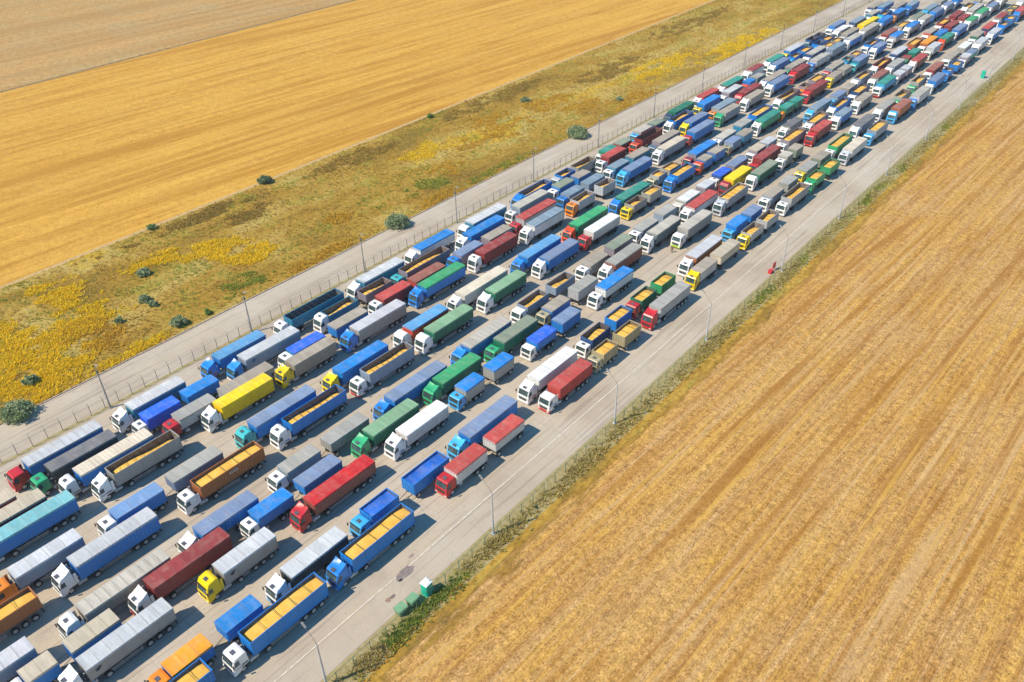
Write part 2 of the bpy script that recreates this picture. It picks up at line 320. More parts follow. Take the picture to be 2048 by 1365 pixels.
def lamp_row(x, ys, side, mat, where):
    p = MB(); p.bar((0,0,0), (0,0,8.2), .17, n=8, r2=.10); p.box(-.3, .3, -.3, .3, -.02, .12); pme = p.mesh('pole', [mat])
    if side == 'R':
        a = MB(); a.bar((0,0,8.1), (-.15,0,8.6), .035, n=6); a.bar((-.15,0,8.6), (-1.75,.05,10.0), .026, n=6); head = (-1.95,.05,10.1)
    else:
        a = MB(); a.bar((0,0,8.15), (0,0,9.3), .05, n=6); a.bar((0,0,9.3), (.75,0,9.55), .035, n=6); a.box(-.2, .2, -.16, .16, 7.6, 8.1); head = (.8,0,9.55)
    ame = a.mesh('arm', [post_grey]); hd = MB(); hd.box(-.42, .42, -.13, .13, -.07, .08); hme = hd.mesh('lamp_head', [pole_dark], .04)
    g = MB(); g.box(-.3, .3, -.1, .1, -.10, -.068); gme = g.mesh('lens', [M['lamp']])
    for i, y in enumerate(ys):
        r = empty('lamp_post', (x, y, 0), f"{where}, {ORD[i]} from the camera", 'lamp post', 'lamp posts along the ' + ('right' if side == 'R' else 'left') + ' fence')
        link('pole', pme, r); link('arm', ame, r); hh = link('lamp_head', hme, r, head, rot=(0, .6 if side == 'R' else -.2, 0)); link('lens', gme, hh)
lamp_row(-126.0, [40.4 + 29.5 * i for i in range(13)], 'L', pole_dark, 'dark upright lamp post by left fence')
lamp_row(-55.6, [29.7, 60.6, 91.7, 122.7, 155.6] + [187 + 31.3 * i for i in range(7)], 'R', pole_conc, 'pale concrete lamp post by right fence')

# ------------------------------------------------------------------ toilets, bins, fire point
plast = lambda n, c: plain(n, c, .45, 0, .08, 2)
teal = plast('toilet_teal', (.0,.42,.28)); wht = plast('toilet_roof', (.78,.80,.80)); bing = plast('bin_green', (.11,.25,.13)); binl = plast('bin_lid', (.17,.33,.18))
def toilet(x, y, rz, label, roofmat):
    r = empty('portable_toilet', (x, y, 0), label, 'portable toilet', rotz=rz)
    m = MB(); m.box(-.55, .55, -.58, .58, .08, 2.1)
    for i in range(5):
        q = -.44 + .22 * i; m.box(.55, .57, q - .05, q + .05, .2, 2.0); m.box(-.57, -.55, q - .05, q + .05, .2, 2.0); m.box(q - .05, q + .05, .58, .60, .2, 2.0)
    m.box(-.62, .62, -.65, .65, 0, .10); link('cabin', m.mesh('cabin', [teal]), r)
    d = MB(); d.box(-.42, .42, -.615, -.58, .16, 1.98); dd = link('door', d.mesh('door', [teal], .01), r); k = MB(); k.box(.28, .34, -.66, -.61, .95, 1.12); link('handle', k.mesh('handle', [M['alu']]), dd)
    f = MB(); f.add([(-.62,-.66,2.1),(.62,-.66,2.1),(.62,.66,2.1),(-.62,.66,2.1),(-.62,-.66,2.16),(.62,-.66,2.16),(.62,.66,2.16),(-.62,.66,2.16),(-.3,-.35,2.36),(.3,-.35,2.36),(.3,.35,2.36),(-.3,.35,2.36)],
        [(3,2,1,0),(0,1,5,4),(1,2,6,5),(2,3,7,6),(3,0,4,7),(4,5,9,8),(5,6,10,9),(6,7,11,10),(7,4,8,11),(8,9,10,11)]); rf = link('roof', f.mesh('roof', [roofmat], .03), r)
    v = MB(); v.bar((.35,.4,2.2), (.35,.4,2.55), .05, n=8); link('vent_pipe', v.mesh('vent_pipe', [M['chassis']]), rf)
toilet(-55.75, 47.2, math.radians(2), 'turquoise portable toilet with white roof beside two green bins by the fence', wht)
toilet(-58.4, 316.6, math.radians(4), 'small green portable toilet far away at the edge of the lot, green roof', teal)
def bin_(x, y, rz, label):
    r = empty('waste_bin', (x, y, 0), label, 'waste bin', 'green waste bins', rz)
    m = MB(); vs = []
    for z, hx, hy in ((.22, .50, .60), (1.15, .62, .74)): vs += [(-hx,-hy,z),(hx,-hy,z),(hx,hy,z),(-hx,hy,z)]
    m.add(vs, [(3,2,1,0),(4,5,6,7),(0,1,5,4),(1,2,6,5),(2,3,7,6),(3,0,4,7)]); m.box(-.66, .66, -.78, .78, 1.10, 1.18)
    for q in (-.4, 0, .4): m.box(.5, .62, q - .04, q + .04, .4, 1.1)
    link('container', m.mesh('container', [bing], .02), r)
    l = MB(); n = 8; vs = []
    for k in range(n + 1):
        t = math.pi * k / n; vs += [(-.64 * math.cos(t), -.76, 1.19 + .11 * math.sin(t)), (-.64 * math.cos(t), .76, 1.19 + .11 * math.sin(t))]
    l.add(vs, [(2*k, 2*k+2, 2*k+3, 2*k+1) for k in range(n)] + [tuple(range(0, 2*n+2, 2)), tuple(range(1, 2*n+2, 2))[::-1], (0,1,2*n+1,2*n)]); link('lid', l.mesh('lid', [binl]), r)
    wm = MB(); wm.cylx(-.04, .04, 0, 0, .11, n=10); wme = wm.mesh('wheel', [M['rubber']])
    for sx in (-.4, .4):
        for sy in (-.48, .48): link('wheel', wme, r, (sx, sy, .11))
bin_(-56.15, 42.75, math.radians(-3), 'green wheeled waste bin farther from the portable toilet')
bin_(-56.0, 44.75, math.radians(5), 'green wheeled waste bin closer to the portable toilet')
redp = plast('fire_red', (.55,.03,.03))
r = empty('fire_point', (-57.1, 154.3, 0), 'red fire point with board and sand box at the foot of a lamp post', 'fire point')
m = MB(); m.box(-.35, .35, -1.5, -.4, 0, .62); link('sand_box', m.mesh('sand_box', [redp], .03), r); m = MB(); m.box(-.4, .4, -1.55, -.35, .62, .70); link('lid', m.mesh('lid', [redp], .01), r)
m = MB(); m.box(-.05, .05, -.1, 1.3, .5, 1.9); link('board', m.mesh('board', [redp]), r)
m = MB(); m.box(-.04, .04, 0, .08, 0, .5); pm = m.mesh('leg', [redp]); link('leg', pm, r); link('leg', pm, r, (0, 1.1, 0))

# ------------------------------------------------------------------ shrubs and weeds
def leaf_mat(name, rough=.7):
    t = NT(name); a = t.node('ShaderNodeAttribute'); a.attribute_name = 'tint'; t.fin(a.outputs['Color'], rough, 0, .2)
    tr = t.node('ShaderNodeBsdfTranslucent'); t.l.new(a.outputs['Color'], tr.inputs[0]); mx = t.node('ShaderNodeMixShader'); mx.inputs[0].default_value = .42
    t.l.new(t.b.outputs[0], mx.inputs[1]); t.l.new(tr.outputs[0], mx.inputs[2]); t.l.new(mx.outputs[0], t.out.inputs[0]); return t.m
leafm = leaf_mat('leaves'); bark = plain('bark', (.12,.09,.07), .9)
def quads(name, P, U_, V_, tint, mat):
    """many small leaf faces; P centre, U_/V_ half axes, tint per face"""
    n = len(P); v = np.empty((n, 4, 3), np.float32); v[:,0] = P - U_ - V_; v[:,1] = P + U_ - V_; v[:,2] = P + U_ * .35 + V_; v[:,3] = P - U_ * .35 + V_
    me = D.meshes.new(name); me.vertices.add(4 * n); me.vertices.foreach_set('co', v.ravel())
    me.loops.add(4 * n); me.loops.foreach_set('vertex_index', np.arange(4 * n, dtype=np.int32)); me.polygons.add(n)
    me.polygons.foreach_set('loop_start', np.arange(0, 4 * n, 4, dtype=np.int32)); me.update(calc_edges=True)
    at = me.color_attributes.new('tint', 'FLOAT_COLOR', 'POINT'); c = np.ones((n, 4, 4), np.float32); c[:,:,:3] = tint[:,None,:]; at.data.foreach_set('color', c.ravel())
    me.materials.append(mat); return me
def unit(n): 
    d = rng.normal(size=(n, 3)); return d / np.linalg.norm(d, axis=1)[:,None]
def shrub(x, y, r, h, label, cols, name='shrub'):
    root = empty(name, (x, y, 0), label, 'shrub', 'shrubs beyond the left fence')
    k = int(26 * r * r + 14); cl = unit(k); cl[:,2] = np.abs(cl[:,2]) * 1.0 - .12; cl *= (rng.random((k,1)) ** .45) * (.78 + .42 * rng.random((k,1))) * np.array([[r * .86, r * .86, h * .62]]); cl[:,2] += h * .30
    n = int(1500 * r * r / 2.5) + 500; idx = rng.integers(0, k, n); s = r * .26
    Pp = cl[idx] + unit(n) * (rng.random((n,1)) ** .6) * (s * (.5 + .9 * rng.random(k)))[idx][:,None]; Pp[:,2] = np.maximum(Pp[:,2], .08)
    u = unit(n) * (.06 + .07 * rng.random((n,1))) * (1 + r * .15); v = np.cross(u, unit(n)); v = v / np.linalg.norm(v, axis=1)[:,None] * (.10 + .10 * rng.random((n,1)))
    base = np.array(cols)[rng.integers(0, len(cols), k)][idx] * (.75 + .5 * rng.random((n,1)))
    link('crown', quads('crown', Pp, u, v, base, leafm), root)
    m = MB(); m.bar((0,0,-.05), (.05,.03,h*.35), .07 * r, n=6, r2=.05 * r)
    for i in range(6):
        a = i * 1.05; m.bar((.05,.03,h*.28), (math.cos(a) * r * .55, math.sin(a) * r * .55, h * (.55 + .05 * (i % 3))), .035 * r, n=5, r2=.012 * r)
    link('trunk', m.mesh('trunk', [bark]), root)
GS = [(.27,.34,.17), (.35,.42,.23), (.20,.27,.12), (.42,.46,.27)]; GG = [(.14,.24,.06), (.20,.32,.07), (.25,.34,.09)]
for x, y, r, h, lb, cs in [
    (-136.4, 29.3, 3.0, 2.6, 'largest grey-green shrub, spilling over the kerb at the left edge of the photo', GS),
    (-144.0, 34.9, 1.35, 1.9, 'round silvery shrub among yellow weeds near the left edge of the photo', GS),
    (-163.2, 68.6, 1.5, 1.5, 'dark grey-green shrub uphill of a close pair of silvery shrubs', GS),
    (-153.1, 62.9, 1.3, 1.5, 'larger shrub of a close pair of silvery shrubs in the scrub', GS),
    (-150.2, 63.0, 1.05, 1.2, 'smaller shrub of a close pair of silvery shrubs in the scrub', GS),
    (-139.6, 62.3, 1.75, 2.0, 'silvery shrub close to the kerb, opposite the second lamp post', GS),
    (-149.9, 55.4, .95, 1.3, 'small silvery shrub on its own amid bright yellow weeds', GS),
    (-138.6, 68.4, .85, 1.0, 'little green bush near the kerb behind the silvery kerbside shrub', GG),
    (-181.5, 81.5, 1.25, 1.2, 'low green shrub at the edge of the golden stubble field', GG + GS),
    (-181.6, 114.5, 2.0, 2.1, 'dark green shrub standing on the margin of the golden stubble field', [(.14,.20,.11), (.18,.25,.14), (.23,.29,.17)]),
    (-136.0, 118.8, 3.0, 3.0, 'big round silver-green shrub casting its shadow on the paved strip, mid-photo', GS),
    (-135.5, 190.8, 3.3, 3.2, 'distant big round silver-green shrub overhanging the paved strip', GS),
    (-166.5, 205.0, 1.6, 1.4, 'small blue-green shrub beside orange weeds in the far scrub', GS),
    (-143.0, 224.0, 1.3, 1.4, 'tiny dark blue-green shrub in the far scrub near the kerb', GS),
    (-180.8, 176.0, 1.0, 1.2, 'tiny green shrub by the far margin of the golden field', GG)]: shrub(x, y, r, h, lb, cs)
def weeds(name, pts, hts, wid, cols, label, cat):
    """tufts of upright leaf faces"""
    n = len(pts); k = 5; P0 = np.repeat(pts, k, 0); H = np.repeat(hts, k); m = len(P0); a = rng.random(m) * 6.283
    off = np.stack([np.cos(a), np.sin(a), np.zeros(m)], 1) * (rng.random((m,1)) * wid)
    V_ = np.stack([np.cos(a) * .85, np.sin(a) * .85, np.ones(m)], 1); V_ *= (H * (.25 + .25 * rng.random(m)))[:,None]
    b = rng.random(m) * 6.283; U_ = np.stack([np.cos(b), np.sin(b), .3 * rng.normal(size=m)], 1) * (H * .20)[:,None]
    tint = np.repeat(cols, k, 0) * (.86 + .28 * rng.random((m,1))); C_ = P0 + off; C_[:,2] += V_[:,2] * .8
    me = quads(name, C_.astype(np.float32), U_.astype(np.float32), V_.astype(np.float32), tint.astype(np.float32), leafm)
    o = link(name, me); return tag(o, label, cat, None, 'stuff')
def field_noise(x, y, s, z): return np.array([noise.noise(Vector((a * s, b * s, z))) for a, b in zip(x, y)])
# scrub left of the lot
N = 42000; yy = 20 + 390 * rng.random(N) ** 1.35; xx = -182 + 45 * rng.random(N)
n1 = field_noise(xx, yy * .55, .075, 3.1); n2 = field_noise(xx, yy, .11, 9.4); n3 = field_noise(xx, yy * .6, .35, 5.2)
YEL = np.array([(.90,.64,.01), (.88,.66,.02), (.80,.58,.02), (.70,.52,.03)]); ORA = np.array([(.70,.42,.03), (.68,.44,.05), (.60,.37,.04), (.58,.40,.06)]); BRN = np.array([(.46,.28,.05), (.52,.34,.07), (.56,.40,.12), (.42,.32,.05)]); GRN = np.array([(.32,.36,.04), (.38,.41,.05), (.25,.30,.05), (.44,.38,.06)])
patch = [(-150,42,10,8,0), (-143,37,6,9,0), (-160,36,10,8,0), (-147,31,7,6,0), (-150,50,7,5,1), (-158,52,7,6,0), (-171,52,7,5,0), (-160,84,6,8,0), (-152,89,4,6,0), (-166,74,4,7,0), (-143,80,4,5,2), (-150,150,5,7,1), (-163,155,4,8,0), (-157,170,5,8,1), (-147,140,4,8,2),
    (-160,208,6,11,1), (-150,213,4,9,1), (-165,186,4,9,1), (-156,185,6,10,1), (-140,228,4,12,1), (-139,135,2.2,14,1), (-138.5,160,2,14,2), (-139,98,2,12,1), (-150,112,3,4,1), (-170,100,4,8,3), (-178,92,3,20,3), (-175,140,4,16,3), (-176,200,4,26,3), (-138.6,50,1.6,12,0), (-163,250,6,20,3), (-150,265,6,20,0), (-142,300,5,30,0), (-172,320,6,30,3)]
col = BRN[rng.integers(0, 4, N)].copy(); keep = rng.random(N) < .30 + .5 * (n3 > .1); hts = .26 + .22 * rng.random(N)
g = n2 > .22; col[g] = GRN[rng.integers(0, 4, g.sum())]
for (px_, py_, rx, ry, ci) in patch:
    d = ((xx - px_) / rx) ** 2 + ((yy - py_) / ry) ** 2 + 2.4 * n3 + .9 * n2 + .9 * rng.random(N); s = d < 1.25
    if not s.any(): continue
    col[s] = [YEL, ORA, GRN, BRN * .85][ci][rng.integers(0, 4, s.sum())]; keep[s] = rng.random(s.sum()) < .7; hts[s] = .3 + .4 * rng.random(s.sum())
# denser planting inside the coloured patches
ex = []; ec = []; eh = []
for (px_, py_, rx, ry, ci) in patch:
    m_ = int(rx * ry * 38 * (1 if py_ < 130 else .5)); a = rng.random(m_) * 6.283; q = np.sqrt(rng.random(m_)); X_ = px_ + rx * q * np.cos(a); Y_ = py_ + ry * q * np.sin(a)
    nn = field_noise(X_, Y_ * .6, .35, 5.2) + .5 * field_noise(X_, Y_, .11, 9.4); s = (q ** 2 + 2.4 * nn + 1.0 * rng.random(m_) < 1.15) & (X_ < -137.2) & (X_ > -182)
    ex.append(np.stack([X_[s], Y_[s]], 1)); ec.append([YEL, ORA, GRN, BRN * .85][ci][rng.integers(0, 4, s.sum())]); eh.append(.22 + .34 * rng.random(s.sum()))
ex = np.concatenate(ex); ec = np.concatenate(ec); eh = np.concatenate(eh)
pts = np.concatenate([np.stack([xx[keep], yy[keep]], 1), ex]); pts = np.concatenate([pts, np.zeros((len(pts), 1))], 1)
weeds('scrub_weeds', pts, np.concatenate([hts[keep], eh]), .35, np.concatenate([col[keep], ec]), 'yellow, orange and green weeds covering the scrubland', 'weeds')
# weeds along the right fence
N = 24000; yy = 22 + 420 * rng.random(N) ** 1.6; e = rng.normal(size=N) * .70 - 53.9; n1 = field_noise(e, yy * .5, .25, 1.7); n2 = field_noise(e, yy, .12, 4.4)
keep = (e > -55.6) & (e < -51.4) & (n1 + .45 > 1.0 * rng.random(N)); G2 = np.array([(.20,.27,.05), (.27,.33,.06), (.36,.38,.06), (.48,.44,.07)])
col = np.where((n2 > .30)[:,None], G2[rng.integers(0, 4, N)], np.array([(.56,.46,.20), (.50,.40,.14), (.42,.34,.09)])[rng.integers(0, 3, N)])
s = ((yy > 38) & (yy < 52)) ; col[s] = G2[rng.integers(0, 3, s.sum())]
yl = (e > -53.3) & (rng.random(N) < .6); col[yl] = np.array([(.50,.42,.05), (.46,.34,.07), (.44,.28,.07)])[rng.integers(0, 3, yl.sum())]
pts = np.stack([e, yy, np.zeros(N)], 1)[keep]; weeds('verge_weeds', pts, (.22 + .32 * rng.random(N))[keep], .25, col[keep], 'green and yellow weeds growing along the right-hand fence', 'weeds')
# straw standing in the near field
N = 42000; yy = 22 + 170 * rng.random(N) ** 1.5; xx = -52.5 + 66 * rng.random(N); st = field_noise(xx, yy * .08, .5, 2.2); keep = st + .5 > rng.random(N) * 1.1
SC_ = np.array([(.52,.34,.11), (.44,.25,.07), (.58,.43,.20), (.34,.20,.06)]); pts = np.stack([xx, yy, np.zeros(N) - .02], 1)[keep]
weeds('field_stubble', pts, (.06 + .10 * rng.random(N))[keep], .3, SC_[rng.integers(0, 4, N)][keep], 'dry cut straw standing in the right-hand field', 'stubble')

# ------------------------------------------------------------------ people
def person(x, y, rz, label, shirt, trousers):
    me = D.meshes.new('person_body'); J = dict(pel=(0,0,.95,.15), ches=(0,0,1.30,.17), neck=(0,0,1.50,.065), head=(0,-.02,1.64,.105), crown=(0,-.01,1.74,.08),
        sl=(.19,0,1.42,.06), el=(.27,.03,1.14,.045), wl=(.24,-.12,.92,.035), hl=(.24,-.16,.84,.04), sr=(-.19,0,1.42,.06), er=(-.28,.02,1.14,.045), wr=(-.27,-.08,.90,.035), hr=(-.27,-.10,.82,.04),
        tl=(.10,0,.88,.095), kl=(.12,-.03,.50,.065), al=(.13,.02,.10,.045), fl=(.14,-.14,.04,.045), tr=(-.10,0,.88,.095), kr=(-.12,-.02,.50,.065), ar=(-.14,.03,.10,.045), fr=(-.15,-.13,.04,.045))
    ks = list(J); E_ = [('pel','ches'),('ches','neck'),('neck','head'),('head','crown'),('ches','sl'),('sl','el'),('el','wl'),('wl','hl'),('ches','sr'),('sr','er'),('er','wr'),('wr','hr'),('pel','tl'),('tl','kl'),('kl','al'),('al','fl'),('pel','tr'),('tr','kr'),('kr','ar'),('ar','fr')]
    me.from_pydata([J[k][:3] for k in ks], [(ks.index(a), ks.index(b)) for a, b in E_], [])
    o = link('person', me, None, (x, y, 0), rot=(0, 0, rz)); sk = o.modifiers.new('skin', 'SKIN'); o.modifiers.new('sub', 'SUBSURF').levels = 1; o.modifiers['sub'].render_levels = 1
    for i, k in enumerate(ks): d = me.skin_vertices[0].data[i]; d.radius = (J[k][3],) * 2; d.use_root = k == 'pel'
    t = NT('person_clothes'); sx = t.node('ShaderNodeSeparateXYZ'); t.l.new(t.node('ShaderNodeTexCoord').outputs['Object'], sx.inputs[0])
    t.fin(t.ramp(t.math('DIVIDE', sx.outputs['Z'], 2.0), [(0, (.05,.04,.03)), (.04, trousers), (.48, shirt), (.745, (.45,.27,.19)), (.85, (.06,.04,.03))], 'CONSTANT'), .8)
    me.materials.append(t.m); return tag(o, label, 'person', 'people walking in the lot')
person(-78.2, 148.0, .4, 'person in a dark shirt standing in front of the lime-green cab', (.12,.06,.05), (.10,.07,.06))
person(-107.6, 40.9, 2.2, 'person in a beige shirt and blue trousers beside the open door of a red cab', (.50,.38,.26), (.10,.13,.20))

# ------------------------------------------------------------------ air
m = MB(); m.box(-1500, 300, -310, 1510, -1.5, 96); hz = NT('haze_air'); hz.n.remove(hz.b); pv = hz.node('ShaderNodeVolumePrincipled')
pv.inputs['Color'].default_value = (.80, .86, .95, 1); pv.inputs['Density'].default_value = .00016; pv.inputs['Anisotropy'].default_value = .2; hz.l.new(pv.outputs[0], hz.out.inputs['Volume'])
struct('haze', m.mesh('haze', [hz.m]), 'stuff')


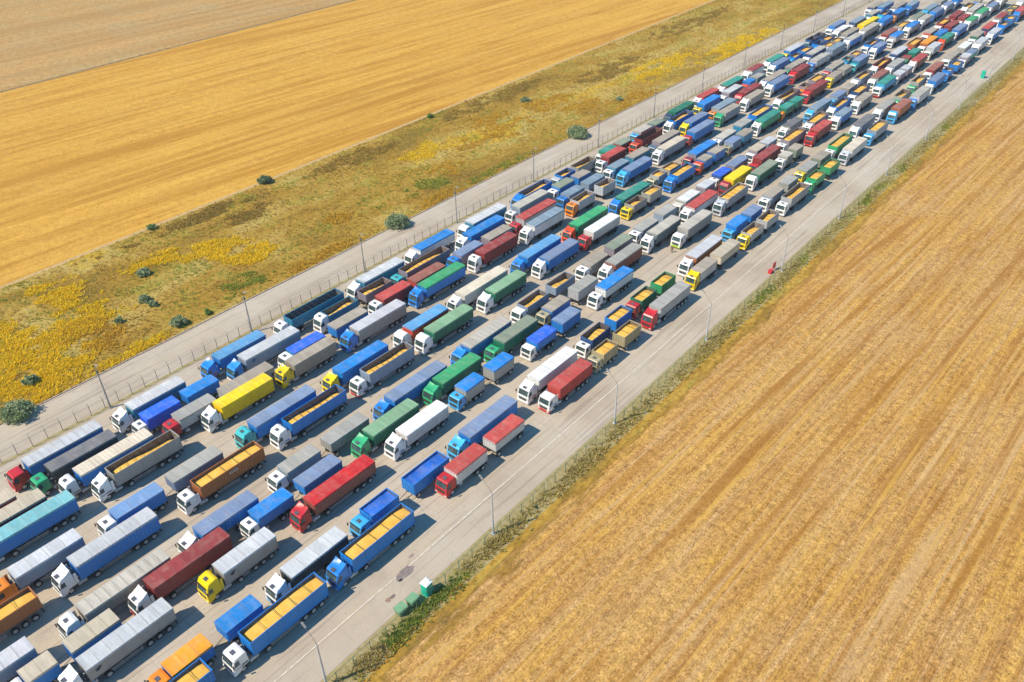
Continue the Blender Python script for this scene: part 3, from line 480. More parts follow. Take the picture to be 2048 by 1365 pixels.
# every truck: x of its centre line, cab colour, roof type, bodies (front y, rear y, cover or load, side colour), label
RIGS = [
 (-78.41, 'white','h', [(11.66, 23.15, 'silver','grey')], 'white cab semi-trailer truck, pale silver tarpaulin, just ahead of yellow cab and pale silver tarpaulin'),
 (-82.28, 'none','f', [(6.4, 10.03, 'tan','blue'),(11.78, 17.99, 'tan','blue')], 'cab out of view truck and trailer, tan tarpaulin, fourth row from the right, foreground'),
 (-86.09, 'white','h', [(15.49, 27.47, 'stone','taupe')], 'white cab semi-trailer truck, beige-grey tarpaulin, brownish-grey sides, foreground'),
 (-82.72, 'whitered','h', [(23.14, 34.75, 'maroon','maroon')], 'white-and-red cab semi-trailer truck, maroon tarpaulin, fourth row from the right, foreground'),
 (-77.96, 'yellow','h', [(30.41, 38.9, 'silver','grey')], 'yellow cab semi-trailer truck, pale silver tarpaulin, grey sides, third row from the right, foreground'),
 (-94.13, 'white','h', [(18.5, 30.43, 'silver','blue')], 'white cab semi-trailer truck, pale silver tarpaulin, just ahead of white cab and full grain load'),
 (-98.83, 'orange','f', [(12.51, 21.7, 'silver','greyblue')], 'orange cab semi-trailer truck, pale silver tarpaulin, fifth row from left fence, foreground'),
 (-93.56, 'none','f', [(2.66, 13.0, 'g','brown')], 'cab out of view semi-trailer truck, brimful of grain, brown sides, foreground'),
 (-106.69, 'none','h', [(12.94, 24.72, 'aqua','blue')], 'cab out of view semi-trailer truck, pale aqua tarpaulin, fourth row from left fence, foreground'),
 (-86.38, 'none','f', [(0.25, 9.18, 'silver','greyblue')], 'cab out of view semi-trailer truck, pale silver tarpaulin, fifth row from the right, foreground'),
 (-70.04, 'orange','f', [(17.86, 23.31, 'orange','blue'),(25.34, 30.73, 'blue','blue')], 'orange cab truck and trailer, orange tarpaulin, rear one blue tarpaulin, second row from the right'),
 (-66.78, 'none','f', [(13.28, 21.19, 'g','blue')], 'cab out of view semi-trailer truck, brimful of grain, blue sides, rightmost row, foreground'),
 (-66.15, 'white','f', [(26.21, 38.07, 'g','blue')], 'white cab semi-trailer truck, brimful of grain, blue sides, rightmost row, foreground'),
 (-70.33, 'whiteblue','h', [(35.72, 45.28, 'silver','black')], 'white-and-blue cab semi-trailer truck, pale silver tarpaulin, second row from the right, foreground'),
 (-66.22, 'blue','h', [(42.58, 54.16, 'g','blue')], 'blue cab semi-trailer truck, brimful of grain, just behind white cab and full grain load, foreground'),
 (-70.19, 'lblue','f', [(49.66, 55.03, 's','blue'),(58.02, 65.67, 's','blue')], 'light blue cab truck and trailer, blue sagging sheet, second row from the right, foreground'),
 (-66.62, 'red','f', [(63.62, 70.48, 'red','whitered'),(72.54, 79.7, 'red','whitered')], 'red cab truck and trailer, red tarpaulin, rightmost row, foreground'),
 (-70.36, 'lblue','h', [(70.8, 82.5, 'slate','blue')], 'light blue cab semi-trailer truck, slate-blue tarpaulin, just behind light blue cab and sagging sheet'),
 (-66.63, 'whitered','f', [(89.38, 98.83, 'red','red')], 'white-and-red cab semi-trailer truck, red tarpaulin, rightmost row, middle distance'),
 (-70.87, 'white','h', [(89.01, 100.13, 'white','white')], 'white cab semi-trailer truck, white tarpaulin, white sides, second row from the right, middle distance'),
 (-78.25, 'red','h', [(45.95, 57.71, 'scarlet','rust')], 'red cab semi-trailer truck, bright red tarpaulin, third row from the right, foreground'),
 (-78.57, 'white','h', [(64.9, 74.38, 'white','offwhite')], 'white cab semi-trailer truck, white tarpaulin, off-white sides, third row from the right, foreground'),
 (-82.49, 'white','l', [(39.36, 45.43, 'blue','blue'),(47.46, 54.69, 'slate','blue')], 'white cab truck and trailer, blue tarpaulin, rear one slate-blue tarpaulin, fourth row from the right'),
 (-85.89, 'white','h', [(32.48, 41.73, 'slate','blue')], 'white cab semi-trailer truck, slate-blue tarpaulin, just behind white cab and beige-grey tarpaulin, foreground'),
 (-86.83, 'white','f', [(47.79, 54.14, 'grey','greyblue'),(56.17, 64.19, 'grey','grey')], 'white cab truck and trailer, grey tarpaulin, just behind white cab and slate-blue tarpaulin, foreground'),
 (-82.7, 'green','h', [(61.52, 71.66, 'lgreen','dkgreen')], 'green cab semi-trailer truck, pale green tarpaulin, fourth row from the right, foreground'),
 (-94.13, 'white','f', [(37.45, 48.8, 'g','brown')], 'white cab semi-trailer truck, brimful of grain, brown sides, foreground'),
 (-98.37, 'white','f', [(26.66, 33.99, 'dullblue','blue'),(35.67, 44.18, 'grey','slate')], 'white cab truck and trailer, dull blue tarpaulin, rear one grey tarpaulin, foreground'),
 (-106.65, 'white','h', [(30.72, 41.95, 'h','grey')], 'white cab semi-trailer truck, half full of grain, just ahead of white cab and yellow tarpaulin'),
 (-110.52, 'white','h', [(27.57, 39.51, 'cream','blue')], 'white cab semi-trailer truck, cream tarpaulin, blue sides, third row from left fence, foreground'),
 (-114.79, 'green','f', [(25.22, 35.7, 'dgrey','black')], 'green cab semi-trailer truck, dark grey tarpaulin, second row from left fence, foreground'),
 (-118.95, 'red','f', [(23.56, 35.43, 'silver','blue')], 'red cab semi-trailer truck, pale silver tarpaulin, first row from left fence, foreground'),
 (-110.32, 'none','f', [(10.34, 22.17, 'tan','maroon')], 'cab out of view semi-trailer truck, tan tarpaulin, dark maroon sides, third row from left fence'),
 (-114.18, 'none','f', [(8.16, 19.4, 'tan','red')], 'cab out of view semi-trailer truck, tan tarpaulin, red sides, second row from left fence, foreground'),
 (-118.89, 'white','h', [(40.8, 50.65, 'silver','tealblue')], 'white cab semi-trailer truck, pale silver tarpaulin, just behind red cab and pale silver tarpaulin, foreground'),
 (-114.73, 'white','l', [(40.99, 47.05, 'royal','royal'),(48.49, 54.59, 'blue','blue')], 'white cab truck and trailer, royal blue tarpaulin, rear one blue tarpaulin, foreground'),
 (-110.4, 'red','f', [(44.31, 51.25, 'grey','lgrey'),(53.06, 63.07, 'taupe','lgrey')], 'red cab truck and trailer, grey tarpaulin, rear one brownish-grey tarpaulin, foreground'),
 (-107.48, 'white','h', [(50.33, 60.62, 'yellow','yellow')], 'white cab semi-trailer truck, yellow tarpaulin, fourth row from left fence, foreground'),
 (-98.98, 'teal','h', [(51.06, 63.19, 'slate','blue')], 'turquoise cab semi-trailer truck, slate-blue tarpaulin, blue sides, fifth row from left fence, foreground'),
 (-94.9, 'white','h', [(54.89, 66.42, 'h','blue')], 'white cab semi-trailer truck, half full of grain, blue sides, sixth row from left fence, foreground'),
 (-119.46, 'blue','h', [(58.08, 68.08, 'lightblue','blue')], 'blue cab semi-trailer truck, light blue tarpaulin, just behind white cab and pale silver tarpaulin, foreground'),
 (-115.44, 'bluewhite','h', [(60.82, 72.86, 'silver','greyblue')], 'blue-and-white cab semi-trailer truck, pale silver tarpaulin, second row from left fence, foreground'),
 (-110.88, 'white','f', [(68.05, 75.21, 'royal','tealblue'),(77.86, 85.9, 'taupe','blue')], 'white cab truck and trailer, royal blue tarpaulin, rear one brownish-grey tarpaulin, foreground'),
 (-107.43, 'yellow','h', [(65.35, 74.73, 'taupe','taupe')], 'yellow cab semi-trailer truck, brownish-grey tarpaulin, foreground'),
 (-99.04, 'yellow','h', [(69.16, 80.12, 'blue','blue')], 'yellow cab semi-trailer truck, blue tarpaulin, just behind turquoise cab and slate-blue tarpaulin, foreground'),
 (-95.08, 'whitered','f', [(71.99, 82.8, 'h','greyblue')], 'white-and-red cab semi-trailer truck, half full of grain, sixth row from left fence, middle distance'),
 (-106.71, 'blue','h', [(79.83, 92.07, 'silver','grey')], 'blue cab semi-trailer truck, pale silver tarpaulin, fourth row from left fence, middle distance'),
 (-119.57, 'white','h', [(74.28, 87.24, 'e','tealblue')], 'white cab semi-trailer truck, empty and open, first row from left fence, middle distance'),
 (-115.56, 'white','h', [(80.12, 87.43, 'h','tealblue'),(89.55, 96.62, 'h','mauve')], 'white cab truck and trailer, half full of grain, petrol-blue sides, second row from left fence'),
 (-86.32, 'blue','h', [(69.6, 82.33, 'slate','blue')], 'blue cab semi-trailer truck, slate-blue tarpaulin, just behind white cab and grey tarpaulin, foreground'),
 (-83.17, 'green','h', [(78.11, 87.87, 'green','dkgreen')], 'green cab semi-trailer truck, green tarpaulin, fourth row from the right, middle distance'),
 (-78.95, 'lblue','l', [(79.23, 83.98, 'blue','grey'),(86.53, 92.0, 'blue','grey')], 'light blue cab truck and trailer, blue tarpaulin, third row from the right, middle distance'),
 (-119.06, 'white','h', [(92.36, 103.77, 'silver','tealblue')], 'white cab semi-trailer truck, pale silver tarpaulin, just behind white cab and empty body, middle distance'),
 (-119.52, 'white','h', [(109.16, 119.99, 'blue','white')], 'white cab semi-trailer truck, blue tarpaulin, just behind white cab and pale silver tarpaulin, middle distance'),
 (-115.16, 'teal','f', [(100.74, 113.68, 'h','mauve')], 'turquoise cab semi-trailer truck, half full of grain, mauve-grey sides, second row from left fence'),
 (-111.2, 'white','f', [(90.44, 98.09, 'red','maroon'),(99.5, 108.28, 'rust','red')], 'white cab truck and trailer, red tarpaulin, rear one reddish-brown tarpaulin, middle distance'),
 (-107.52, 'blue','h', [(98.71, 110.39, 'green','blue')], 'blue cab semi-trailer truck, green tarpaulin, fourth row from left fence, middle distance'),
 (-99.35, 'white','h', [(101.35, 114.58, 'cream','offwhite')], 'white cab semi-trailer truck, cream tarpaulin, off-white sides, fifth row from left fence, middle distance'),
 (-99.06, 'white','h', [(86.35, 96.16, 'lightblue','redorange')], 'white cab semi-trailer truck, light blue tarpaulin, fifth row from left fence, middle distance'),
 (-95.16, 'white','h', [(88.17, 99.05, 'lgreen','dkgreen')], 'white cab semi-trailer truck, pale green tarpaulin, just behind white-and-red cab and half grain load'),
 (-86.5, 'blue','h', [(88.83, 100.36, 'stone','blue')], 'blue cab semi-trailer truck, beige-grey tarpaulin, blue sides, fifth row from the right, middle distance'),
 (-82.84, 'green','f', [(93.87, 103.83, 'olive','dkgreen')], 'green cab semi-trailer truck, olive-grey tarpaulin, fourth row from the right, middle distance'),
 (-78.35, 'white','l', [(98.03, 103.8, 'royal','blue'),(105.72, 111.5, 'slate','blue')], 'white cab truck and trailer, royal blue tarpaulin, rear one slate-blue tarpaulin, blue sides, middle distance'),
 (-95.3, 'white','h', [(105.79, 115.77, 'lgreen','dkgreen')], 'white cab semi-trailer truck, pale green tarpaulin, just behind white cab and pale green tarpaulin'),
 (-82.7, 'khaki','f', [(108.11, 114.02, 'taupe','blue'),(116.81, 123.62, 'grey','lgrey')], 'khaki cab truck and trailer, brownish-grey tarpaulin, rear one grey tarpaulin, middle distance'),
 (-87.26, 'white','f', [(106.17, 112.99, 'h','greyblue'),(115.28, 121.9, 'h','greyblue')], 'white cab truck and trailer, half full of grain, blue-grey sides, fifth row from the right'),
 (-86.88, 'white','f', [(127.05, 133.57, 'taupe','grey'),(135.7, 143.06, 'olive','mauve')], 'white cab truck and trailer, brownish-grey tarpaulin, rear one olive-grey tarpaulin, middle distance'),
 (-82.78, 'white','h', [(130.06, 140.52, 'grey','rust')], 'white cab semi-trailer truck, grey tarpaulin, rust-brown sides, middle distance'),
 (-78.74, 'white','f', [(120.69, 130.81, 'blue','white')], 'white cab semi-trailer truck, blue tarpaulin, just behind white cab and royal blue tarpaulin, middle distance'),
 (-70.89, 'white','l', [(104.85, 110.8, 'h','navy'),(112.69, 118.16, 'g','blue')], 'white cab truck and trailer, half full of grain, rear one brimful of grain, middle distance'),
 (-66.79, 'khaki','l', [(102.61, 107.25, 'g','khaki'),(109.39, 114.96, 'g','khaki')], 'khaki cab truck and trailer, brimful of grain, khaki sides, rightmost row, middle distance'),
 (-71.02, 'red','f', [(121.91, 127.41, 'g','dkgreen'),(129.33, 134.75, 'g','green')], 'red cab truck and trailer, brimful of grain, second row from the right, middle distance'),
 (-66.42, 'red','h', [(121.4, 132.75, 'grey','lgrey')], 'red cab semi-trailer truck, grey tarpaulin, rightmost row, middle distance'),
 (-70.94, 'white','h', [(143.03, 154.56, 'silver','brown')], 'white cab semi-trailer truck, pale silver tarpaulin, brown sides, middle distance'),
 (-67.24, 'yellow','h', [(138.62, 145.48, 'taupe','lgrey'),(147.15, 155.79, 'tan','cream')], 'yellow cab truck and trailer, brownish-grey tarpaulin, rear one tan tarpaulin, middle distance'),
 (-115.14, 'white','h', [(120.76, 132.36, 'blue','blue')], 'white cab semi-trailer truck, blue tarpaulin, just behind turquoise cab and half grain load, middle distance'),
 (-118.78, 'white','h', [(125.53, 137.33, 'silver','tealblue')], 'white cab semi-trailer truck, pale silver tarpaulin, just behind white cab and blue tarpaulin, middle distance'),
 (-111.23, 'blue','f', [(113.2, 120.3, 'slate','mauve'),(122.63, 130.32, 'taupe','mauve')], 'blue cab truck and trailer, slate-blue tarpaulin, rear one brownish-grey tarpaulin, middle distance'),
 (-107.52, 'white','h', [(116.5, 127.67, 'maroon','maroon')], 'white cab semi-trailer truck, maroon tarpaulin, just behind blue cab and green tarpaulin, middle distance'),
 (-98.94, 'blue','h', [(120.7, 132.52, 'lightblue','blue')], 'blue cab semi-trailer truck, light blue tarpaulin, just behind white cab and cream tarpaulin, middle distance'),
 (-95.0, 'white','h', [(123.06, 133.9, 'slate','blue')], 'white cab semi-trailer truck, slate-blue tarpaulin, just behind white cab and pale green tarpaulin, middle distance'),
 (-118.85, 'blue','h', [(144.8, 155.25, 'h','blue')], 'blue cab semi-trailer truck, half full of grain, first row from left fence, middle distance'),
 (-115.55, 'white','f', [(138.47, 149.71, 'stone','greyblue')], 'white cab semi-trailer truck, beige-grey tarpaulin, blue-grey sides, second row from left fence, middle distance'),
 (-110.94, 'red','f', [(134.39, 146.67, 'red','lgrey')], 'red cab semi-trailer truck, red tarpaulin, light grey sides, third row from left fence, middle distance'),
 (-106.72, 'white','h', [(133.06, 144.25, 'steel','white')], 'white cab semi-trailer truck, steel-blue tarpaulin, white sides, fourth row from left fence, middle distance'),
 (-115.01, 'white','f', [(153.49, 159.54, 'olive','blue'),(161.44, 166.67, 'taupe','blue')], 'white cab truck and trailer, olive-grey tarpaulin, rear one brownish-grey tarpaulin, middle distance'),
 (-118.68, 'silver','f', [(159.64, 164.88, 'h','blue'),(166.23, 174.47, 'h','grey')], 'silver cab truck and trailer, half full of grain, first row from left fence, middle distance'),
 (-110.74, 'blue','f', [(151.6, 157.88, 'steel','greyblue'),(159.84, 166.93, 'steel','greyblue')], 'blue cab truck and trailer, steel-blue tarpaulin, third row from left fence, middle distance'),
 (-106.8, 'orange','f', [(150.26, 156.89, 'h','silver'),(160.31, 165.9, 'h','silver')], 'orange cab truck and trailer, half full of grain, fourth row from left fence, middle distance'),
 (-115.82, 'white','f', [(176.13, 184.3, 'red','maroon')], 'white cab semi-trailer truck, red tarpaulin, dark maroon sides, second row from left fence, middle distance'),
 (-110.86, 'white','f', [(171.84, 178.39, 'steel','tealblue'),(180.43, 188.73, 'taupe','tealblue')], 'white cab truck and trailer, steel-blue tarpaulin, rear one brownish-grey tarpaulin, middle distance'),
 (-106.7, 'lblue','h', [(172.44, 183.09, 'slate','blue')], 'light blue cab semi-trailer truck, slate-blue tarpaulin, just behind orange cab and half grain load'),
 (-106.89, 'white','h', [(189.83, 200.72, 'cream','greyblue')], 'white cab semi-trailer truck, cream tarpaulin, blue-grey sides, fourth row from left fence, middle distance'),
 (-95.43, 'yellow','l', [(156.72, 162.53, 'h','grey'),(164.09, 169.61, 'g','grey')], 'yellow cab truck and trailer, half full of grain, rear one brimful of grain, middle distance'),
 (-99.25, 'khaki','f', [(174.2, 178.25, 'g','lgrey'),(179.55, 185.09, 'g','taupe')], 'khaki cab truck and trailer, brimful of grain, light grey sides, fifth row from left fence'),
 (-98.72, 'blue','h', [(157.42, 169.09, 'teal','dkgreen')], 'blue cab semi-trailer truck, teal-green tarpaulin, fifth row from left fence, middle distance'),
 (-95.32, 'blue','h', [(176.91, 185.99, 'g','blue')], 'blue cab semi-trailer truck, brimful of grain, just behind yellow cab and half grain load'),
 (-99.04, 'redorange','h', [(139.17, 151.14, 'green','dkgreen')], 'orange-red cab semi-trailer truck, green tarpaulin, fifth row from left fence, middle distance'),
 (-94.72, 'red','f', [(139.05, 149.67, 'white','offwhite')], 'red cab semi-trailer truck, white tarpaulin, sixth row from left fence, middle distance'),
 (-86.93, 'white','f', [(147.33, 154.0, 'grey','greyblue'),(156.15, 162.2, 'grey','greyblue')], 'white cab truck and trailer, grey tarpaulin, just behind white cab and brownish-grey tarpaulin, middle distance'),
 (-82.98, 'white','h', [(146.76, 157.3, 'stone','slateside')], 'white cab semi-trailer truck, beige-grey tarpaulin, dark grey sides, fourth row from the right, middle distance'),
 (-78.68, 'lime','f', [(153.07, 164.18, 'stone','grey')], 'lime-green cab semi-trailer truck, beige-grey tarpaulin, third row from the right, middle distance'),
 (-83.05, 'white','h', [(163.77, 175.19, 'red','white')], 'white cab semi-trailer truck, red tarpaulin, white sides, fourth row from the right, middle distance'),
 (-86.75, 'cream','f', [(165.94, 173.05, 'white','grey'),(175.53, 180.58, 'silver','mauve')], 'cream cab truck and trailer, white tarpaulin, rear one pale silver tarpaulin, middle distance'),
 (-79.1, 'silver','h', [(172.82, 183.25, 'g','lgrey')], 'silver cab semi-trailer truck, brimful of grain, third row from the right, middle distance'),
 (-87.24, 'white','l', [(184.43, 190.26, 'royal','navy'),(191.71, 199.53, 'slate','mauve')], 'white cab truck and trailer, royal blue tarpaulin, rear one slate-blue tarpaulin, navy sides, middle distance'),
 (-83.22, 'maroon','h', [(183.33, 193.12, 'yellow','yellow')], 'maroon cab semi-trailer truck, yellow tarpaulin, fourth row from the right, middle distance'),
 (-79.63, 'white','h', [(190.55, 201.33, 'olive','dkgreen')], 'white cab semi-trailer truck, olive-grey tarpaulin, dark green sides, third row from the right, middle distance'),
 (-71.61, 'white','f', [(180.92, 187.42, 'taupe','greyblue'),(189.91, 195.49, 'grey','grey')], 'white cab truck and trailer, brownish-grey tarpaulin, rear one grey tarpaulin, middle distance'),
 (-67.34, 'white','f', [(182.25, 192.58, 'h','lgrey')], 'white cab semi-trailer truck, half full of grain, light grey sides, rightmost row, middle distance'),
 (-71.08, 'lblue','l', [(161.53, 167.26, 'blue','blue'),(168.73, 174.61, 'slate','blue')], 'light blue cab truck and trailer, blue tarpaulin, rear one slate-blue tarpaulin, middle distance'),
 (-66.94, 'yellow','f', [(160.74, 167.01, 'h','lgrey'),(168.45, 174.74, 'h','lgrey')], 'yellow cab truck and trailer, half full of grain, rightmost row, middle distance'),
 (-67.38, 'green','f', [(196.97, 202.95, 'g','green'),(205.64, 212.05, 'g','green')], 'green cab truck and trailer, brimful of grain, rightmost row, middle distance'),
 (-71.5, 'yellow','f', [(200.73, 207.62, 'grey','grey'),(209.39, 215.75, 'taupe','olivegrey')], 'yellow cab truck and trailer, grey tarpaulin, rear one brownish-grey tarpaulin, middle distance'),
 (-71.33, 'white','f', [(219.84, 230.82, 'g','green')], 'white cab semi-trailer truck, brimful of grain, green sides, second row from the right, middle distance'),
 (-67.35, 'silver','h', [(220.15, 230.64, 'cream','white')], 'silver cab semi-trailer truck, cream tarpaulin, rightmost row, far end'),
 (-71.84, 'white','h', [(238.55, 249.34, 'dgrey','greyblue')], 'white cab semi-trailer truck, dark grey tarpaulin, blue-grey sides, second row from the right, far end'),
 (-67.3, 'lblue','f', [(237.48, 247.28, 'g','greyblue')], 'light blue cab semi-trailer truck, brimful of grain, rightmost row, far end'),
 (-67.9, 'lblue','h', [(258.2, 268.64, 'rust','brown')], 'light blue cab semi-trailer truck, reddish-brown tarpaulin, far end'),
 (-71.81, 'white','h', [(256.42, 266.13, 'grey','grey')], 'white cab semi-trailer truck, grey tarpaulin, grey sides, second row from the right, far end'),
 (-79.77, 'red','h', [(227.03, 236.91, 'red','maroon')], 'red cab semi-trailer truck, red tarpaulin, dark maroon sides, third row from the right, far end'),
 (-83.38, 'white','f', [(216.22, 227.43, 'g','mauve')], 'white cab semi-trailer truck, brimful of grain, just behind red cab and maroon tarpaulin, middle distance'),
 (-87.41, 'white','h', [(225.76, 234.28, 'dgrey','grey')], 'white cab semi-trailer truck, dark grey tarpaulin, grey sides, fifth row from the right, far end'),
 (-87.27, 'white','l', [(204.67, 210.08, 'tan','mauve'),(211.43, 216.98, 'silver','greyblue')], 'white cab truck and trailer, tan tarpaulin, rear one pale silver tarpaulin, middle distance'),
 (-83.36, 'red','l', [(199.51, 210.91, 'maroon','maroon')], 'red cab semi-trailer truck, maroon tarpaulin, just behind maroon cab and yellow tarpaulin, middle distance'),
 (-79.09, 'white','f', [(205.56, 209.15, 'stone','grey'),(211.27, 215.87, 'taupe','olivegrey')], 'white cab truck and trailer, beige-grey tarpaulin, rear one brownish-grey tarpaulin, middle distance'),
 (-95.2, 'white','h', [(224.65, 236.24, 'teal','green')], 'white cab semi-trailer truck, teal-green tarpaulin, green sides, sixth row from left fence, far end'),
 (-99.19, 'blue','f', [(228.57, 239.25, 'g','blue')], 'blue cab semi-trailer truck, brimful of grain, just behind white cab and beige-grey tarpaulin, far end'),
 (-94.93, 'orange','l', [(239.43, 245.57, 'teal','dkgreen'),(246.87, 252.03, 'teal','dkgreen')], 'orange cab truck and trailer, teal-green tarpaulin, sixth row from left fence, far end'),
 (-95.05, 'redorange','f', [(190.39, 194.73, 'taupe','blue'),(196.03, 201.65, 'taupe','blue')], 'orange-red cab truck and trailer, brownish-grey tarpaulin, middle distance'),
 (-94.92, 'khaki','l', [(205.61, 210.78, 'slate','greyblue'),(212.08, 217.93, 'taupe','tealblue')], 'khaki cab truck and trailer, slate-blue tarpaulin, rear one brownish-grey tarpaulin, middle distance'),
 (-98.67, 'maroon','f', [(192.07, 203.51, 'blue','mauve')], 'maroon cab semi-trailer truck, blue tarpaulin, fifth row from left fence, middle distance'),
 (-98.77, 'white','f', [(207.41, 215.12, 'stone','greyblue'),(218.12, 224.77, 'grey','tealblue')], 'white cab truck and trailer, beige-grey tarpaulin, rear one grey tarpaulin, fifth row from left fence'),
 (-106.67, 'red','f', [(205.49, 217.12, 'slate','blue')], 'red cab semi-trailer truck, slate-blue tarpaulin, fourth row from left fence, middle distance'),
 (-111.21, 'yellow','h', [(211.58, 221.77, 'slate','blue')], 'yellow cab semi-trailer truck, slate-blue tarpaulin, third row from left fence, middle distance'),
 (-115.44, 'white','h', [(209.8, 220.07, 'h','blue')], 'white cab semi-trailer truck, half full of grain, just behind orange-red cab and empty body'),
 (-119.06, 'navy','h', [(215.7, 226.9, 'dkgreen','dkgreen')], 'navy cab semi-trailer truck, dark green tarpaulin, first row from left fence, middle distance'),
 (-119.11, 'lblue','f', [(196.94, 203.1, 'stone','grey'),(204.48, 209.67, 'olive','navy')], 'light blue cab truck and trailer, beige-grey tarpaulin, rear one olive-grey tarpaulin, middle distance'),
 (-115.44, 'redorange','f', [(192.02, 202.64, 'e','maroon')], 'orange-red cab semi-trailer truck, empty and open, second row from left fence, middle distance'),
 (-110.55, 'steel','f', [(193.32, 204.12, 'taupe','mauve')], 'steel-blue cab semi-trailer truck, brownish-grey tarpaulin, middle distance'),
 (-118.66, 'white','l', [(179.25, 184.42, 'teal','dkgreen'),(186.18, 191.44, 'olive','maroon')], 'white cab truck and trailer, teal-green tarpaulin, rear one olive-grey tarpaulin, first row from left fence'),
 (-119.14, 'white','h', [(233.0, 242.96, 'red','red')], 'white cab semi-trailer truck, red tarpaulin, red sides, first row from left fence, far end'),
 (-118.42, 'white','h', [(246.76, 258.26, 'teal','maroon')], 'white cab semi-trailer truck, teal-green tarpaulin, dark maroon sides, first row from left fence, far end'),
 (-115.72, 'yellow','f', [(227.29, 237.52, 'blue','blue')], 'yellow cab semi-trailer truck, blue tarpaulin, just behind white cab and half grain load, far end'),
 (-114.87, 'white','f', [(241.32, 250.44, 'silver','mauve')], 'white cab semi-trailer truck, pale silver tarpaulin, mauve-grey sides, second row from left fence, far end'),
 (-110.43, 'orange','f', [(226.66, 237.74, 'steel','grey')], 'orange cab semi-trailer truck, steel-blue tarpaulin, third row from left fence, far end'),
 (-107.26, 'green','h', [(224.82, 234.13, 'taupe','lgrey')], 'green cab semi-trailer truck, brownish-grey tarpaulin, light grey sides, far end'),
 (-110.61, 'red','h', [(244.04, 255.28, 'maroon','maroon')], 'red cab semi-trailer truck, maroon tarpaulin, just behind orange cab and steel-blue tarpaulin, far end'),
 (-107.17, 'white','h', [(241.06, 250.47, 'taupe','grey')], 'white cab semi-trailer truck, brownish-grey tarpaulin, just behind green cab and brownish-grey tarpaulin, far end'),
 (-119.0, 'white','h', [(265.43, 274.19, 'maroon','white')], 'white cab semi-trailer truck, maroon tarpaulin, white sides, first row from left fence, far end'),
 (-114.8, 'redorange','l', [(255.49, 259.46, 'blue','blue'),(260.76, 266.39, 'grey','olivegrey')], 'orange-red cab truck and trailer, blue tarpaulin, rear one grey tarpaulin, second row from left fence'),
 (-110.27, 'white','h', [(259.65, 273.41, 'taupe','blue')], 'white cab semi-trailer truck, brownish-grey tarpaulin, blue sides, far end'),
 (-107.1, 'white','h', [(257.86, 268.56, 'slate','blue')], 'white cab semi-trailer truck, slate-blue tarpaulin, just behind white cab and brownish-grey tarpaulin, far end'),
 (-118.43, 'white','h', [(279.3, 289.18, 'teal','navy')], 'white cab semi-trailer truck, teal-green tarpaulin, navy sides, first row from left fence, far end'),
 (-115.29, 'white','h', [(276.92, 286.62, 'slate','blue')], 'white cab semi-trailer truck, slate-blue tarpaulin, just behind orange-red cab and blue tarpaulin, far end'),
 (-110.23, 'green','f', [(277.21, 288.85, 'taupe','mauve')], 'green cab semi-trailer truck, brownish-grey tarpaulin, mauve-grey sides, far end'),
 (-106.81, 'red','h', [(274.61, 283.76, 'maroon','maroon')], 'red cab semi-trailer truck, maroon tarpaulin, just behind white cab and slate-blue tarpaulin, far end'),
 (-118.66, 'yellow','f', [(294.5, 306.33, 'silver','blue')], 'yellow cab semi-trailer truck, pale silver tarpaulin, blue sides, first row from left fence, far end'),
 (-114.87, 'lblue','l', [(289.9, 296.78, 'h','blue'),(298.08, 305.76, 'g','blue')], 'light blue cab truck and trailer, two open bodies of grain, second row from left fence'),
 (-110.7, 'white','f', [(294.79, 306.7, 'stone','navy')], 'white cab semi-trailer truck, beige-grey tarpaulin, navy sides, third row from left fence, far end'),
 (-106.69, 'blue','f', [(289.25, 299.42, 'stone','silver')], 'blue cab semi-trailer truck, beige-grey tarpaulin, just behind red cab and maroon tarpaulin, far end'),
 (-118.64, 'steel','f', [(312.99, 319.32, 'e','navy'),(320.62, 325.59, 'h','navy')], 'steel-blue cab truck and trailer, empty and open, rear one half full of grain, far end'),
 (-114.42, 'lblue','l', [(308.81, 315.91, 'e','blue'),(317.21, 324.01, 'g','navy')], 'light blue cab truck and trailer, empty and open, rear one brimful of grain, far end'),
 (-107.24, 'silver','f', [(304.32, 316.24, 'steel','greyblue')], 'silver cab semi-trailer truck, steel-blue tarpaulin, fourth row from left fence, far end'),
 (-110.54, 'white','f', [(309.75, 315.5, 'g','taupe'),(316.8, 322.55, 'g','taupe')], 'white cab truck and trailer, brimful of grain, third row from left fence, far end'),
 (-106.86, 'white','h', [(320.85, 331.67, 'stone','blue')], 'white cab semi-trailer truck, beige-grey tarpaulin, blue sides, fourth row from left fence, far end'),
 (-118.7, 'white','f', [(334.27, 345.49, 'slate','blue')], 'white cab semi-trailer truck, slate-blue tarpaulin, just behind steel-blue cab and empty body, far end'),
 (-114.95, 'white','h', [(330.99, 339.65, 'white','mauve')], 'white cab semi-trailer truck, white tarpaulin, mauve-grey sides, second row from left fence, far end'),
 (-110.7, 'white','f', [(326.45, 338.23, 'taupe','grey')], 'white cab semi-trailer truck, brownish-grey tarpaulin, just behind white cab and full grain load, far end'),
 (-114.63, 'white','f', [(344.65, 356.04, 'steel','navy')], 'white cab semi-trailer truck, steel-blue tarpaulin, navy sides, second row from left fence, far end'),
 (-110.38, 'yellow','f', [(342.03, 358.19, 'yellow','yellow')], 'yellow cab semi-trailer truck, yellow tarpaulin, third row from left fence, far end'),
 (-107.04, 'white','h', [(335.47, 349.64, 'stone','grey')], 'white cab semi-trailer truck, beige-grey tarpaulin, just behind white cab and beige-grey tarpaulin, far end'),
 (-99.11, 'white','f', [(319.3, 329.05, 'h','blue')], 'white cab semi-trailer truck, half full of grain, just ahead of white cab and reddish-brown tarpaulin'),
 (-95.52, 'white','h', [(316.9, 325.4, 'slate','blue')], 'white cab semi-trailer truck, slate-blue tarpaulin, just behind turquoise cab and slate-blue tarpaulin, far end'),
